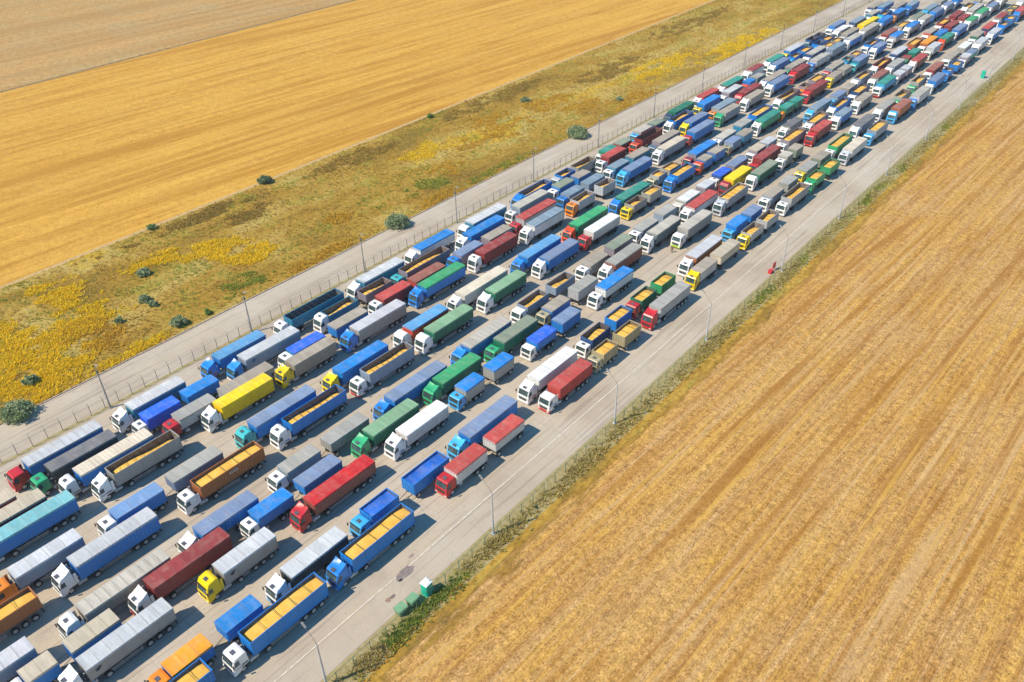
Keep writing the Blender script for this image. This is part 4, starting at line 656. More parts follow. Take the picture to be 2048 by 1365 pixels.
 (-98.71, 'lblue','l', [(297.56, 302.07, 'h','tealblue'),(304.9, 310.74, 'g','mauve')], 'light blue cab truck and trailer, two open bodies of grain, fifth row from left fence'),
 (-95.07, 'teal','f', [(297.5, 306.84, 'slate','tealblue')], 'turquoise cab semi-trailer truck, slate-blue tarpaulin, petrol-blue sides, sixth row from left fence, far end'),
 (-98.99, 'red','f', [(284.01, 294.51, 'taupe','greyblue')], 'red cab semi-trailer truck, brownish-grey tarpaulin, far end'),
 (-95.51, 'yellow','f', [(277.37, 284.09, 'taupe','grey'),(285.68, 292.5, 'taupe','grey')], 'yellow cab truck and trailer, brownish-grey tarpaulin, far end'),
 (-98.49, 'orange','l', [(261.94, 266.38, 'h','mauve'),(269.35, 277.09, 'g','mauve')], 'orange cab truck and trailer, half full of grain, rear one brimful of grain, far end'),
 (-95.27, 'red','h', [(259.2, 271.2, 'maroon','maroon')], 'red cab semi-trailer truck, maroon tarpaulin, just behind orange cab and teal-green tarpaulin, far end'),
 (-98.92, 'white','h', [(246.45, 258.13, 'h','mauve')], 'white cab semi-trailer truck, half full of grain, mauve-grey sides, fifth row from left fence'),
 (-87.42, 'lblue','h', [(243.83, 254.98, 'steel','grey')], 'light blue cab semi-trailer truck, steel-blue tarpaulin, grey sides, fifth row from the right, far end'),
 (-83.18, 'white','h', [(249.44, 260.12, 'h','blue')], 'white cab semi-trailer truck, half full of grain, left of white cab and steel-blue tarpaulin'),
 (-87.06, 'lblue','l', [(259.03, 266.38, 'slate','grey'),(267.9, 274.67, 'taupe','grey')], 'light blue cab truck and trailer, slate-blue tarpaulin, rear one brownish-grey tarpaulin, far end'),
 (-83.2, 'white','f', [(266.09, 275.43, 'g','navy')], 'white cab semi-trailer truck, brimful of grain, navy sides, fourth row from the right, far end'),
 (-79.4, 'white','h', [(259.24, 267.92, 'taupe','grey')], 'white cab semi-trailer truck, brownish-grey tarpaulin, just behind white cab and steel-blue tarpaulin, far end'),
 (-83.35, 'white','h', [(232.95, 243.05, 'g','mauve')], 'white cab semi-trailer truck, brimful of grain, just behind white cab and full grain load'),
 (-79.19, 'white','h', [(243.18, 251.29, 'steel','blue')], 'white cab semi-trailer truck, steel-blue tarpaulin, just behind red cab and red tarpaulin, far end'),
 (-87.54, 'white','h', [(279.33, 290.33, 'h','greyblue')], 'white cab semi-trailer truck, half full of grain, blue-grey sides, fifth row from the right'),
 (-87.66, 'white','h', [(296.39, 307.57, 'h','maroon')], 'white cab semi-trailer truck, half full of grain, dark maroon sides, fifth row from the right'),
 (-83.41, 'white','h', [(283.33, 293.55, 'rust','grey')], 'white cab semi-trailer truck, reddish-brown tarpaulin, grey sides, far end'),
 (-79.66, 'whitered','f', [(278.31, 289.01, 'teal','lblue')], 'white-and-red cab semi-trailer truck, teal-green tarpaulin, third row from the right, far end'),
 (-79.25, 'white','l', [(292.06, 297.36, 'silver','mauve'),(299.0, 304.17, 'silver','mauve')], 'white cab truck and trailer, pale silver tarpaulin, third row from the right, far end'),
 (-83.5, 'white','h', [(298.53, 308.98, 'grey','greyblue')], 'white cab semi-trailer truck, grey tarpaulin, blue-grey sides, fourth row from the right, far end'),
 (-87.51, 'white','f', [(312.49, 323.86, 'silver','navy')], 'white cab semi-trailer truck, pale silver tarpaulin, navy sides, fifth row from the right, far end'),
 (-83.28, 'green','l', [(312.03, 315.72, 'maroon','olivegrey'),(318.56, 324.79, 'teal','dkgreen')], 'green cab truck and trailer, maroon tarpaulin, rear one teal-green tarpaulin, fourth row from the right'),
 (-79.34, 'white','h', [(309.44, 319.61, 'red','rust')], 'white cab semi-trailer truck, red tarpaulin, rust-brown sides, far end'),
 (-71.68, 'green','f', [(286.37, 294.9, 'h','grey')], 'green cab semi-trailer truck, half full of grain, just behind green cab and half grain load'),
 (-71.26, 'green','f', [(269.93, 278.28, 'h','grey')], 'green cab semi-trailer truck, half full of grain, just behind white cab and grey tarpaulin'),
 (-67.31, 'blue','f', [(273.88, 284.85, 'stone','silver')], 'blue cab semi-trailer truck, beige-grey tarpaulin, just behind light blue cab and reddish-brown tarpaulin, far end'),
 (-67.69, 'white','f', [(290.93, 300.84, 'slate','blue')], 'white cab semi-trailer truck, slate-blue tarpaulin, just behind blue cab and beige-grey tarpaulin, rightmost row'),
 (-71.91, 'white','f', [(302.69, 313.47, 'rust','maroon')], 'white cab semi-trailer truck, reddish-brown tarpaulin, just behind green cab and half grain load, far end'),
 (-67.64, 'blue','f', [(306.03, 310.4, 'h','blue'),(314.07, 320.18, 'g','blue')], 'blue cab truck and trailer, half full of grain, just behind white cab and slate-blue tarpaulin'),
 (-71.53, 'white','f', [(320.27, 330.1, 'taupe','grey'),(335.63, 344.66, 'white','grey')], 'white cab truck and trailer, brownish-grey tarpaulin, rear one white tarpaulin, far end'),
 (-67.49, 'white','l', [(324.34, 329.35, 'silver','mauve'),(330.65, 336.88, 'slate','teal')], 'white cab truck and trailer, pale silver tarpaulin, rear one slate-blue tarpaulin, rightmost row, far end'),
 (-83.32, 'white','f', [(331.83, 343.31, 'orange','brown')], 'white cab semi-trailer truck, orange tarpaulin, fourth row from the right, far end'),
 (-79.75, 'cream','f', [(327.42, 335.83, 'silver','silver')], 'cream cab semi-trailer truck, pale silver tarpaulin, third row from the right, far end'),
 (-79.91, 'redorange','h', [(342.51, 352.26, 'teal','dkgreen')], 'orange-red cab semi-trailer truck, teal-green tarpaulin, third row from the right, far end'),
 (-86.79, 'red','f', [(327.66, 338.11, 'g','brown')], 'red cab semi-trailer truck, brimful of grain, fifth row from the right, far end'),
 (-95.43, 'white','f', [(334.44, 343.48, 'blue','lgrey')], 'white cab semi-trailer truck, blue tarpaulin, light grey sides, sixth row from left fence, far end'),
 (-98.75, 'white','f', [(335.43, 345.9, 'rust','maroon')], 'white cab semi-trailer truck, reddish-brown tarpaulin, just behind white cab and half grain load, far end'),
 (-95.32, 'white','h', [(351.15, 360.95, 'blue','grey')], 'white cab semi-trailer truck, blue tarpaulin, grey sides, sixth row from left fence, far end'),
 (-98.5, 'white','f', [(349.7, 359.31, 'g','grey')], 'white cab semi-trailer truck, brimful of grain, grey sides, fifth row from left fence, far end'),
 (-98.11, 'white','f', [(365.93, 376.33, 'olive','grey')], 'white cab semi-trailer truck, olive-grey tarpaulin, grey sides, fifth row from left fence, far end'),
 (-106.76, 'white','f', [(353.44, 363.78, 'blue','blue')], 'white cab semi-trailer truck, blue tarpaulin, just behind white cab and beige-grey tarpaulin, far end'),
 (-106.48, 'orange','f', [(368.67, 378.4, 'blue','navy')], 'orange cab semi-trailer truck, blue tarpaulin, fourth row from left fence, far end'),
 (-109.99, 'teal','h', [(362.78, 371.91, 'h','blue')], 'turquoise cab semi-trailer truck, half full of grain, blue sides, third row from left fence'),
 (-113.94, 'white','f', [(360.36, 369.24, 'stone','tealblue')], 'white cab semi-trailer truck, beige-grey tarpaulin, petrol-blue sides, second row from left fence, far end'),
 (-117.62, 'white','f', [(372.02, 383.7, 'taupe','navy')], 'white cab semi-trailer truck, brownish-grey tarpaulin, navy sides, far end'),
 (-114.51, 'white','f', [(374.62, 386.8, 'steel','blue')], 'white cab semi-trailer truck, steel-blue tarpaulin, just behind white cab and beige-grey tarpaulin, far end'),
 (-110.05, 'white','f', [(378.01, 390.0, 'taupe','mauve')], 'white cab semi-trailer truck, brownish-grey tarpaulin, mauve-grey sides, far end'),
 (-106.17, 'blue','f', [(383.82, 393.64, 'steel','blue')], 'blue cab semi-trailer truck, steel-blue tarpaulin, fourth row from left fence, far end'),
 (-98.18, 'lblue','h', [(380.88, 392.41, 'steel','teal')], 'light blue cab semi-trailer truck, steel-blue tarpaulin, teal sides, fifth row from left fence, far end'),
 (-94.78, 'white','h', [(364.75, 373.9, 'stone','silver')], 'white cab semi-trailer truck, beige-grey tarpaulin, silver sides, sixth row from left fence, far end'),
 (-94.94, 'blue','h', [(379.38, 389.24, 'slate','blue')], 'blue cab semi-trailer truck, slate-blue tarpaulin, just behind white cab and beige-grey tarpaulin, far end'),
 (-94.49, 'white','h', [(393.04, 401.22, 'slate','greyblue')], 'white cab semi-trailer truck, slate-blue tarpaulin, blue-grey sides, sixth row from left fence, far end'),
 (-98.73, 'white','f', [(397.6, 407.06, 'taupe','grey')], 'white cab semi-trailer truck, brownish-grey tarpaulin, just behind light blue cab and steel-blue tarpaulin, far end'),
 (-94.1, 'white','f', [(405.02, 413.26, 'blue','blue')], 'white cab semi-trailer truck, blue tarpaulin, left of blue cab and tan tarpaulin, far end'),
 (-87.3, 'white','f', [(363.04, 372.33, 'g','maroon')], 'white cab semi-trailer truck, brimful of grain, dark maroon sides, fifth row from the right'),
 (-83.48, 'red','f', [(359.96, 369.86, 'maroon','maroon')], 'red cab semi-trailer truck, maroon tarpaulin, just behind blue cab and blue tarpaulin, far end'),
 (-86.78, 'maroon','f', [(376.99, 388.24, 'maroon','maroon')], 'maroon cab semi-trailer truck, maroon tarpaulin, fifth row from the right, far end'),
 (-83.11, 'white','f', [(375.41, 383.91, 'maroon','maroon')], 'white cab semi-trailer truck, maroon tarpaulin, just behind red cab and maroon tarpaulin, far end'),
 (-79.91, 'white','h', [(373.77, 383.25, 'green','lgrey')], 'white cab semi-trailer truck, green tarpaulin, just behind white cab and slate-blue tarpaulin, far end'),
 (-79.86, 'white','f', [(357.43, 368.53, 'slate','blue')], 'white cab semi-trailer truck, slate-blue tarpaulin, just behind orange-red cab and teal-green tarpaulin, far end'),
 (-87.04, 'white','f', [(347.02, 356.13, 'taupe','redorange')], 'white cab semi-trailer truck, brownish-grey tarpaulin, red-orange sides, far end'),
 (-83.36, 'blue','f', [(347.11, 356.16, 'blue','tealblue')], 'blue cab semi-trailer truck, blue tarpaulin, fourth row from the right, far end'),
 (-87.05, 'white','h', [(395.54, 404.49, 'h','grey')], 'white cab semi-trailer truck, half full of grain, just behind maroon cab and maroon tarpaulin'),
 (-83.67, 'white','f', [(390.63, 404.68, 'stone','grey')], 'white cab semi-trailer truck, beige-grey tarpaulin, just behind white cab and maroon tarpaulin, far end'),
 (-79.89, 'white','h', [(387.55, 397.92, 'green','lgrey')], 'white cab semi-trailer truck, green tarpaulin, just behind white cab and green tarpaulin, far end'),
 (-79.42, 'white','h', [(401.72, 411.43, 'slate','mauve')], 'white cab semi-trailer truck, slate-blue tarpaulin, mauve-grey sides, third row from the right, far end'),
 (-83.2, 'cream','f', [(408.95, 419.15, 'cream','grey')], 'cream cab semi-trailer truck, cream tarpaulin, fourth row from the right, far end'),
 (-79.02, 'white','h', [(415.23, 424.42, 'white','grey')], 'white cab semi-trailer truck, white tarpaulin, grey sides, third row from the right, far end'),
 (-86.49, 'blue','f', [(409.62, 419.22, 'tan','grey')], 'blue cab semi-trailer truck, tan tarpaulin, fifth row from the right, far end'),
 (-72.05, 'white','f', [(385.03, 396.18, 'maroon','grey')], 'white cab semi-trailer truck, maroon tarpaulin, grey sides, second row from the right, far end'),
 (-71.6, 'red','f', [(365.6, 377.13, 'red','navy')], 'red cab semi-trailer truck, red tarpaulin, navy sides, second row from the right, far end'),
 (-71.89, 'white','f', [(352.13, 361.04, 'taupe','dkgreen')], 'white cab semi-trailer truck, brownish-grey tarpaulin, dark green sides, far end'),
 (-68.08, 'white','h', [(360.42, 369.56, 'silver','blue')], 'white cab semi-trailer truck, pale silver tarpaulin, right of red cab and red tarpaulin, rightmost row'),
 (-68.19, 'white','h', [(343.67, 352.79, 'silver','silver')], 'white cab semi-trailer truck, pale silver tarpaulin, silver sides, rightmost row, far end'),
 (-68.42, 'blue','l', [(376.55, 384.86, 'h','blue'),(386.51, 393.28, 'g','blue')], 'blue cab truck and trailer, half full of grain, right of white cab and maroon tarpaulin'),
 (-71.86, 'khaki','l', [(400.13, 405.58, 'g','olivegrey'),(406.88, 411.91, 'g','olivegrey')], 'khaki cab truck and trailer, brimful of grain, olive-grey sides, second row from the right'),
 (-68.38, 'blue','h', [(400.36, 409.85, 'red','red')], 'blue cab semi-trailer truck, red tarpaulin, rightmost row, far end'),
 (-71.64, 'white','h', [(417.33, 426.8, 'silver','grey')], 'white cab semi-trailer truck, pale silver tarpaulin, just behind khaki cab and full grain load'),
]

# ------------------------------------------------------------------ trucks
def cab_mesh(kind):
    """cab shell: side profile swept across the width, narrower towards the roof, edges rounded"""
    if kind == 'l':
        pr = [(.06,.50),(0,.62),(0,1.55),(.04,1.72),(.20,2.50),(.42,2.68),(1.60,2.72),(1.80,2.64),(1.85,1.05),(.95,.98),(.80,.50)]
    elif kind == 'f':
        pr = [(.10,.42),(0,.58),(0,1.55),(.06,1.78),(.30,2.72),(.52,2.98),(1.85,3.06),(2.16,2.96),(2.22,1.12),(1.10,1.02),(.85,.45)]
    elif kind == 'x':
        pr = [(.10,.42),(0,.58),(0,1.55),(.06,1.78),(.30,2.78),(.70,3.42),(1.75,3.60),(2.14,3.46),(2.22,1.12),(1.10,1.02),(.85,.45)]
    else:
        pr = [(.10,.42),(0,.58),(0,1.55),(.06,1.78),(.34,2.84),(.60,3.12),(1.80,3.22),(2.14,3.12),(2.22,1.12),(1.10,1.02),(.85,.45)]
    top = max(z for y, z in pr)
    def hw(z): return 1.235 - max(0, z - 1.9) / (top - 1.9) * .10
    m = MB(); n = len(pr); xs = (-1, -.90, .90, 1); vs = []
    for q in xs:
        for y, z in pr:
            edge = abs(q) == 1
            yy = y + (.07 if edge and y < .7 and z > .5 else 0) ; zz = z - (.06 if edge and z > top - .35 else 0)
            vs.append((q * hw(z), yy, zz))
    fs = []
    for c in range(3):
        for k in range(n): fs.append((c * n + k, c * n + (k + 1) % n, (c + 1) * n + (k + 1) % n, (c + 1) * n + k))
    fs += [tuple(range(n))[::-1], tuple(range(3 * n, 4 * n))]
    m.add(vs, fs); return m.mesh('cab_' + kind, [M['cab']], .05)
WS = dict(l=((.045,1.76),(.195,2.46)), f=((.075,1.84),(.285,2.66)), x=((.075,1.84),(.285,2.70)), h=((.075,1.84),(.325,2.76)))
def slab(m, a, b, hw0, hw1, off, mi=0):
    """tilted pane on the cab front from a=(y,z) to b=(y,z)"""
    d = Vector((0, b[0] - a[0], b[1] - a[1])).normalized(); nn = Vector((0, -d.z, d.y)) * off
    ps = []
    for o in (nn, -nn * .3):
        for x, p in ((-hw0, a), (hw0, a), (hw1, b), (-hw1, b)): ps.append((x, p[0] + o.y, p[1] + o.z))
    m.add(ps, [(0,1,2,3),(7,6,5,4),(0,4,5,1),(1,5,6,2),(2,6,7,3),(3,7,4,0)], mi)
def ws_mesh(k):
    m = MB(); slab(m, *WS[k], 1.02, .95, .025); return m.mesh('windscreen_' + k, [M['glass']], .02)
def sidewin_mesh(k, s):
    m = MB(); z0, z1 = (1.75, 2.35) if k == 'l' else (1.85, 2.55); x0 = 1.245 * s; x1 = 1.185 * s
    y0, y1 = (.30, 1.0); yt = .46
    a = [(x0, y0, z0), (x0, y1, z0), (x1, y1, z1), (x1, yt, z1)]; b = [(x - .08 * s, y, z) for x, y, z in a]
    m.add(a + b, [(0,1,2,3),(7,6,5,4),(0,4,5,1),(1,5,6,2),(2,6,7,3),(3,7,4,0)]); return m.mesh('side_window', [M['glass']])
def door_mesh(k, s):
    m = MB(); z1 = 1.72; a, b = sorted((1.15 * s, 1.250 * s)); m.box(a, b, .22, 1.12, .75, z1)
    return m.mesh('door', [M['cab']], .015)
def deflector_mesh():
    """roof spoiler: rises towards the back, dished in the middle, sharp upper corners"""
    m = MB(); n = 8; qs = (-1, -.88, -.5, 0, .5, .88, 1); vs = []; c_ = len(qs)
    for q in qs:
        for i in range(n):
            t = i / (n - 1); y = .62 + 1.50 * t; z = 3.17 + .70 * t ** 1.9 - .30 * t * (1 - abs(q) ** 2.2)
            vs.append((q * (1.08 - .04 * t), y, z))
    fs = [(c * n + i, c * n + i + 1, (c + 1) * n + i + 1, (c + 1) * n + i) for c in range(c_ - 1) for i in range(n - 1)]
    o = len(vs); vs += [(q * 1.08, y, 3.10) for q in (-1, 1) for y in (.62, 2.12)]
    fs += [tuple([o] + [i for i in range(n)] + [o + 1]), tuple([o + 3] + [(c_ - 1) * n + i for i in range(n - 1, -1, -1)] + [o + 2]),
           tuple([o + 1] + [c * n + n - 1 for c in range(c_)] + [o + 3]), tuple([o, o + 2] + [c * n for c in range(c_ - 1, -1, -1)]), (o, o + 1, o + 3, o + 2)]
    m.add(vs, fs); return m.mesh('air_deflector', [M['cab']])
def box_mesh(name, mat, *bx, bevel=0):
    m = MB()
    for b in bx: m.box(*b)
    return m.mesh(name, [mat], bevel)
def wheel_mesh():
    m = MB(); m.cylx(-.15, .15, 0, 0, .51, n=18); return m.mesh('wheel', [M['rubber']], .03)
def rim_mesh():
    m = MB(); m.cylx(-.165, .165, 0, 0, .31, n=14); m.cylx(-.185, .185, 0, 0, .10, n=8); return m.mesh('rim', [M['rim']])
def chassis_mesh(L, cablen, fifth):
    m = MB()
    for x in (-.42, .42): m.box(x - .05, x + .05, .5, L, .72, .98)
    y = 1.2
    while y < L: m.box(-.37, .37, y, y + .12, .76, .94); y += 1.3
    if fifth:
        m.box(-.5, .5, L - 1.6, L - .7, .98, 1.12); m.box(-.9, .9, cablen + .05, cablen + .35, .9, 1.6); m.box(-.55, -.2, cablen + .1, cablen + .5, 1.6, 2.3)
        for x in (-.5, 0, .45): m.bar((x, cablen + .1, 2.0), (x * .5, L - 2.1, 1.35), .035)
        m.box(.35, .95, cablen + .38, cablen + .75, .95, 1.35)
    for x in (-.95, .95): m.box(x - .24, x + .24, L - .75 if fifth else 2.3, L - .25 if fifth else 2.9, 1.02 if fifth else .6, 1.06 if fifth else 1.0)
    m.box(-1.2, 1.2, L - .12, L, .55, .75)
    return m.mesh('chassis', [M['gear'] if fifth else M['chassis']])
def tank_mesh():
    m = MB(); m.cyly(0, 1.25, 0, 0, .32, n=12); m.box(-.34, .34, .2, .26, -.34, .34); m.box(-.34, .34, .95, 1.01, -.34, .34); return m.mesh('fuel_tank', [M['alu']])
def body_mesh(y0, y1, z0, z1, rib, openb):
    """tipper body: floor, four walls with ribs or posts, rails, tailgate bars"""
    m = MB(); w = 1.27; t = .07
    m.box(-w, w, y0, y1, z0, z0 + .12); zf = z0 + .12
    m.box(-w, -w + t, y0, y1, zf, z1); m.box(w - t, w, y0, y1, zf, z1)
    m.box(-w + t, w - t, y0, y0 + t, zf, z1 - .003); m.box(-w + t, w - t, y1 - t, y1, zf, z1 - .003)
    m.box(-w + t, w - t, y0 + t, y1 - t, zf, zf + .01, 1)
    for s in (-1, 1):
        xi = s * (w - t - .006); a, b = sorted((xi, s * (w - t))); m.box(a, b, y0 + t, y1 - t, zf + .01, z1 - .06, 1)
    m.box(-w + t + .006, w - t - .006, y0 + t, y0 + t + .006, zf + .01, z1 - .06, 1); m.box(-w + t + .006, w - t - .006, y1 - t - .006, y1 - t, zf + .01, z1 - .06, 1)
    sp = .52 if rib else 2.2; n = max(2, round((y1 - y0) / sp)); d = .085 if rib else .04; hw = .075 if rib else .045
    for i in range(n + 1):
        y = y0 + hw + (y1 - y0 - 2 * hw) * i / n
        for s in (-1, 1):
            a, b = sorted((s * w, s * (w + d))); m.box(a, b, y - hw, y + hw, z0 + .05, z1 - .04)
    for s in (-1, 1):
        a, b = sorted((s * w, s * (w + .035)))
        m.box(a, b, y0 - .02, y1 + .02, z1 - .10, z1 + .03); m.box(a, b, y0, y1, z0 - .06, z0 + .05)
    for i in range(5):
        x = -w + .12 + (2 * w - .24) * i / 4
        m.box(x - .045, x + .045, y1, y1 + .05, z0, z1 - .05); m.box(x - .045, x + .045, y0 - .05, y0, z0, z1 - .05)
    m.box(-w, w, y0 - .06, y0, z1 - .10, z1 + .02); m.box(-w, w, y1, y1 + .06, z1 - .10, z1 + .02)
    return m.mesh('trailer_body', [M['body'], M['inner']])
def tarp_mesh(y0, y1, z1, bow, seed, crown=.10):
    m = MB(); w = 1.325; ny = max(6, int((y1 - y0) / .34)); nx = 7; vs = []; rr = random.Random(seed)
    ph = rr.random(); sag = rr.uniform(.02, .055)
    for i in range(ny + 1):
        y = y0 - .05 + (y1 - y0 + .10) * i / ny
        fr = abs(math.sin(math.pi * ((y - y0) / bow + 0)))
        for j in range(nx):
            q = -1 + 2 * j / (nx - 1); z = z1 + .05 + crown * (1 - q * q) - sag * fr * (1 - q ** 4) + .016 * noise.noise(Vector((q * 2 + seed, y * 1.3, seed * .7)))
            vs.append((q * w, y, z))
    fs = [(i * nx + j, i * nx + j + 1, (i + 1) * nx + j + 1, (i + 1) * nx + j) for i in range(ny) for j in range(nx - 1)]
    # hem hanging over the sides and ends
    rim = [i * nx for i in range(ny + 1)], [i * nx + nx - 1 for i in range(ny + 1)], list(range(nx)), [ny * nx + j for j in range(nx)]
    for e in rim:
        o = len(vs); drop = .25
        for k, i in enumerate(e):
            x, y, z = vs[i]; vs.append((x * 1.03, y, z1 - drop - .02 * math.sin(k * 1.7 + seed)))
        fs += [(e[k], e[k + 1], o + k + 1, o + k) for k in range(len(e) - 1)]
    m.add(vs, fs)
    nb = max(1, round((y1 - y0) / bow))
    for i in range(nb + 1):
        y = y0 + (y1 - y0) * i / nb; hwid = .025 if bow < 1 else .04
        pts = []
        for j in range(nx):
            q = -1 + 2 * j / (nx - 1); pts.append((q * w, z1 + .062 + crown * (1 - q * q)))
        o = [(x, y - hwid, z) for x, z in pts] + [(x, y + hwid, z) for x, z in pts]
        m.add(o, [(j, j + 1, nx + j + 1, nx + j) for j in range(nx - 1)], 1)
    return m.mesh('tarpaulin', [M['tarp'], M['seam']], smooth=False)
def grain_mesh(y0, y1, zr, full, seed, mat=None, name='grain'):
    m = MB(); w = 1.19; nx = 9; ny = max(8, int((y1 - y0) / .3)); vs = []; rr = random.Random(seed); ph = rr.uniform(0, 6)
    for i in range(ny + 1):
        v = i / ny; y = y0 + .08 + (y1 - y0 - .16) * v
        for j in range(nx):
            q = -1 + 2 * j / (nx - 1)
            if full == 'g': z = zr - .58 + .16 * (1 - q * q) + .10 * math.sin(ph + v * 9) * (1 - q * q) - .24 * (2 * v - 1) ** 6 + .07 * noise.noise(Vector((q * 2, y * .7, seed)))
            elif full == 's': z = zr - .30 - .35 * (1 - q * q) * (.7 + .3 * math.sin(y * 1.1)) - .04 * abs(math.sin(y * 3.1)) + .07 * noise.noise(Vector((q * 2.5, y * 1.4, seed)))
            else:
                hh = .5 + .5 * math.sin(ph + v * 5.2); z = zr - 1.05 + .42 * hh + .28 * q - .15 * q * q + .06 * noise.noise(Vector((q * 2, y * .8, seed))) - .5 * (2 * v - 1) ** 8
            vs.append((q * w, y, z))
    m.add(vs, [(i * nx + j, i * nx + j + 1, (i + 1) * nx + j + 1, (i + 1) * nx + j) for i in range(ny) for j in range(nx - 1)])
    return m.mesh(name, [mat or M['grain']], smooth=True)
def crossbar_mesh(): return box_mesh('crossbar', M['chassis'], (-1.2, 1.2, -.022, .022, -.022, .022))
def under_mesh(y0, y1, zt, draw):
    """frame under a trailer: rails, cross members, landing legs, side guard brackets, rear bumper, drawbar"""
    m = MB()
    for x in (-.5, .5): m.box(x - .06, x + .06, y0 + .15, y1 - .1, zt - .34, zt - .07)
    y = y0 + .5
    while y < y1 - .3: m.box(-1.1, 1.1, y, y + .08, zt - .22, zt - .08); y += 1.1
    m.box(-1.15, 1.15, y1 - .16, y1 - .02, .5, .68)
    if draw:
        for s in (-1, 1): m.bar((s * .55, y0 + .3, .85), (0, y0 - draw + .1, .8), .05)
        m.box(-.9, .9, y0 + .5, y0 + 1.1, .75, .95)
    else:
        for x in (-.85, .85): m.box(x - .07, x + .07, y0 + 1.95, y0 + 2.1, .25, zt - .07)
    return m.mesh('trailer_frame', [M['chassis']])
def guard_mesh(L):
    m = MB()
    for z in (.62, .95): m.box(-.025, .025, 0, L, z - .06, z + .06)
    n = max(2, int(L / 1.2))
    for i in range(n + 1): m.box(-.05, .0, L * i / n - .03 if i else 0, L * i / n + .03 if i < n else L, .6, 1.2)
    return m.mesh('side_guard', [M['alu']])

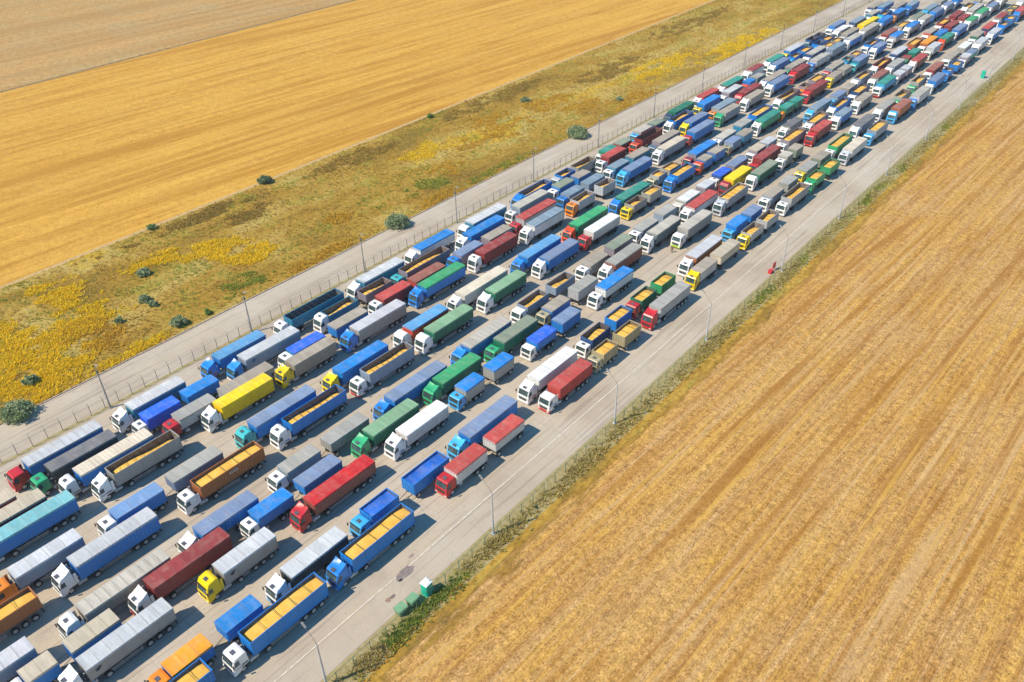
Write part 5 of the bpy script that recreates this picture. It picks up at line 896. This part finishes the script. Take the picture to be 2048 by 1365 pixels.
RIBBED = {'yellow','brown','whitered','navy','black','khaki','rust','redorange'}
def build_rig(n, spec, table_n):
    x, cabc, roof, boxes, label = spec
    semi = len(boxes) == 1; y0 = boxes[0][0]; far = y0 > 235; mid = y0 > 125; rr = random.Random(n * 13 + 5)
    if roof == 'h' and rr.random() < .12: roof = 'x'
    clen = 1.85 if roof == 'l' else 2.22
    fy = y0 - (clen + .72 if semi else clen + .12)          # the cab's front
    root = empty('truck', (x, fy, 0), label, 'truck', 'trucks queued in rows on the paved lot')
    col = CABC[cabc]; low = CABLOW.get(cabc, col)
    def jit(c, a=.08):
        k = 1 + rr.uniform(-a, a); return tuple(max(0, min(1, v * k * (1 + rr.uniform(-.012, .012)))) for v in c)
    col = jit(col)
    cab = link('cab', cached('cab' + roof, lambda: cab_mesh(roof)), root, col=col)
    link('windscreen', cached('ws' + roof, lambda: ws_mesh(roof)), cab)
    sw = 'l' if roof == 'l' else 'f'
    link('side_window', cached('sw1' + sw, lambda: sidewin_mesh(sw, 1)), cab)
    if roof == 'h': link('air_deflector', cached('defl', deflector_mesh), cab, col=col)
    if semi and rr.random() < .6:
        for s in (1, -1): link('side_fairing', cached('sf%d' % s, lambda: box_mesh('side_fairing', M['cab'], (min(1.13 * s, 1.17 * s), max(1.13 * s, 1.17 * s), 2.23, 2.62, 1.15, 3.0))), cab, col=col)
    if rr.random() < .5: link('stripe', cached('stripe', lambda: box_mesh('stripe', M['cab'], (1.240, 1.256, .30, 2.12, 1.30, 1.42), (1.240, 1.256, 1.25, 2.10, 1.50, 1.56))), cab, col=rr.choice(((.05,.15,.45), (.5,.05,.03), (.12,.12,.13))))
    link('bumper', cached('bump', lambda: box_mesh('bumper', M['cab'], (-1.25, 1.25, -.06, .5, .36, .78), bevel=.05)), cab, col=low)
    link('grille', cached('grille', lambda: box_mesh('grille', M['chassis'], (-.78, .78, -.03, .1, .86, 1.02), (-.82, .82, -.03, .1, 1.07, 1.22), (-.86, .86, -.03, .1, 1.27, 1.42))), cab)
    zt = dict(l=2.74, f=3.05, h=3.20, x=3.50)[roof]
    if not far:
        link('side_window', cached('sw0' + sw, lambda: sidewin_mesh(sw, -1)), cab)
        for s in (-1, 1):
            link('door', cached('door%d' % s, lambda: door_mesh('f', s)), cab, col=col)
            link('mirror', cached('mir', lambda: box_mesh('mirror', M['chassis'], (-.10, .10, -.07, .07, -.28, .28), bevel=.02)), cab, (s * 1.42, .06, (2.05 if roof == 'l' else 2.25)))
            link('headlight', cached('hl', lambda: box_mesh('headlight', M['lamp'], (-.2, .2, -.02, .03, -.08, .08))), cab, (s * .95, -.065, .60))
        link('sun_visor', cached('visor', lambda: box_mesh('sun_visor', M['chassis'], (-1.0, 1.0, -.20, .04, -.03, .03))), cab, (0, (.27 if roof != 'l' else .17), dict(l=2.52, f=2.74, h=2.86, x=2.84)[roof]), rot=(-.5, 0, 0))
        if rr.random() < .8:
            link('roof_hatch', cached('hatch', lambda: box_mesh('roof_hatch', M['hatch'], (-.34, .34, -.27, .27, -.03, .045), bevel=.015)), cab, (0, (.66 if roof == 'h' else 1.05), zt - .03 if roof == 'h' else zt))
    L = 5.95 if semi else boxes[0][1] - fy
    link('chassis', cached('ch%.1f%d' % (round(L, 1), semi), lambda: chassis_mesh(round(L, 1), clen, semi)), root)
    wheel = cached('wheel', wheel_mesh); rim = cached('rim', rim_mesh)
    def axle(y, twin=False, r=.51):
        for s in (1, -1):
            if far and s < 0: continue
            o = link('wheel', wheel, root, (s * (1.05 if not twin else .98), y, r), scale=(2.0 if twin else 1.0, r / .51, r / .51))
            if not mid: link('rim', rim, o)
    axle(1.30)
    if semi: axle(5.0, True)
    if not mid:
        for s in (-1, 1): link('fuel_tank', cached('tank', tank_mesh), root, (s * .85, clen + .15, .72))
    h = 3.75 if semi else 3.45
    for bi, (a, b, cov, side) in enumerate(boxes):
        ya, yb = a - fy, b - fy; z0 = h - ((2.45 if side == 'yellow' else rr.choice((2.0, 2.2, 2.2, 2.42))) if semi else rr.choice((1.75, 2.0, 2.2))); zr = h + rr.choice((-.12, 0, 0, .12))
        rib = side in RIBBED or rr.random() < .55
        bc = jit(COLS[side])
        bo = link('trailer_body' if (semi or bi) else 'cargo_body', body_mesh(ya, yb, z0, zr, rib and not far, cov in 'ghes'), root, col=bc)
        if n in MARKS and bi == 0:
            mk = MARKS[n]; link('emblem', emblem(mk[0]).mesh('emblem', [plain('emblem_paint', mk[2], .6)]), bo, (1.37, ya + mk[1], zr - .9))
        if cov in 'ghes':
            if cov in 'gh': link('grain', grain_mesh(ya, yb, zr, cov, n + bi), bo)
            if cov == 's': link('tarpaulin', grain_mesh(ya, yb, zr, 's', n + bi, M['tarp'], 'tarpaulin'), bo, col=(.012, .13, .55))
            nb = int((yb - ya) / (1.3 if cov in 'eh' else 2.6))
            if cov != 's':
                for i in range(1, nb + 1): link('crossbar', cached('xbar', crossbar_mesh), bo, (0, ya + (yb - ya) * i / (nb + 1), zr - .045))
        else:
            bow = .62 if (cov == 'cream' and rr.random() < .6) else rr.choice((1.15, 1.75, 1.75, 2.6))
            link('tarpaulin', tarp_mesh(ya, yb, zr, bow, n + bi * .5, rr.uniform(.04, .14)), bo, col=jit(COLS[cov]))
        if semi or bi:
            link('trailer_frame', under_mesh(ya, yb, z0, 0 if semi else ya - (boxes[0][1] - fy)), root)
            if semi:
                for k in range(3): axle(yb - 1.25 - k * 1.32)
                if not mid:
                    for s in (-1, 1):
                        gl = (yb - 4.9) - (ya + 2.5)
                        if gl > .6: link('side_guard', cached('g%.1f' % round(gl, 1), lambda: guard_mesh(round(gl, 1))), root, (s * 1.2, ya + 2.5, 0))
            else: axle(ya + .95); axle(yb - .95)
        else: axle(yb - 1.0, True); axle(yb - 2.3, True)
        if not mid:
            for s in (-1, 1): link('tail_light', cached('tl', lambda: box_mesh('tail_light', M['taillight'], (-.16, .16, 0, .04, -.06, .06))), root, (s * .95, yb + .01, .8))
def emblem(kind):
    m = MB()
    if kind == 'bird':
        for a, b in (((0,.0),(.5,.25)), ((.1,-.12),(.7,.1)), ((.5,.25),(.8,.12)), ((.0,-.22),(.5,-.15)), ((.35,.05),(.42,-.25))): m.bar((0, a[0], a[1]), (0, b[0], b[1]), .05)
    elif kind == 'dots':
        for i in range(5):
            for j in range(2): m.box(-.01, .01, i * .32, i * .32 + .16, j * .28, j * .28 + .14)
    else:
        for i in range(4): m.box(-.01, .01, i * .75, i * .75 + .45, -.4 + .1 * (i % 2), .35); m.box(-.012, .012, i * .75 + .1, i * .75 + .6, -.15, 0)
    return m
MARKS = {0: ('bird', .9, (.03,.03,.035)), 4: ('bird', .9, (.03,.03,.035)), 41: ('bird', 1.2, (.05,.12,.25)), 26: ('dots', 5.0, (.72,.70,.66)), 106: ('bars', 4.5, (.10,.09,.05))}
for n, spec in enumerate(RIGS): build_rig(n, spec, len(RIGS))
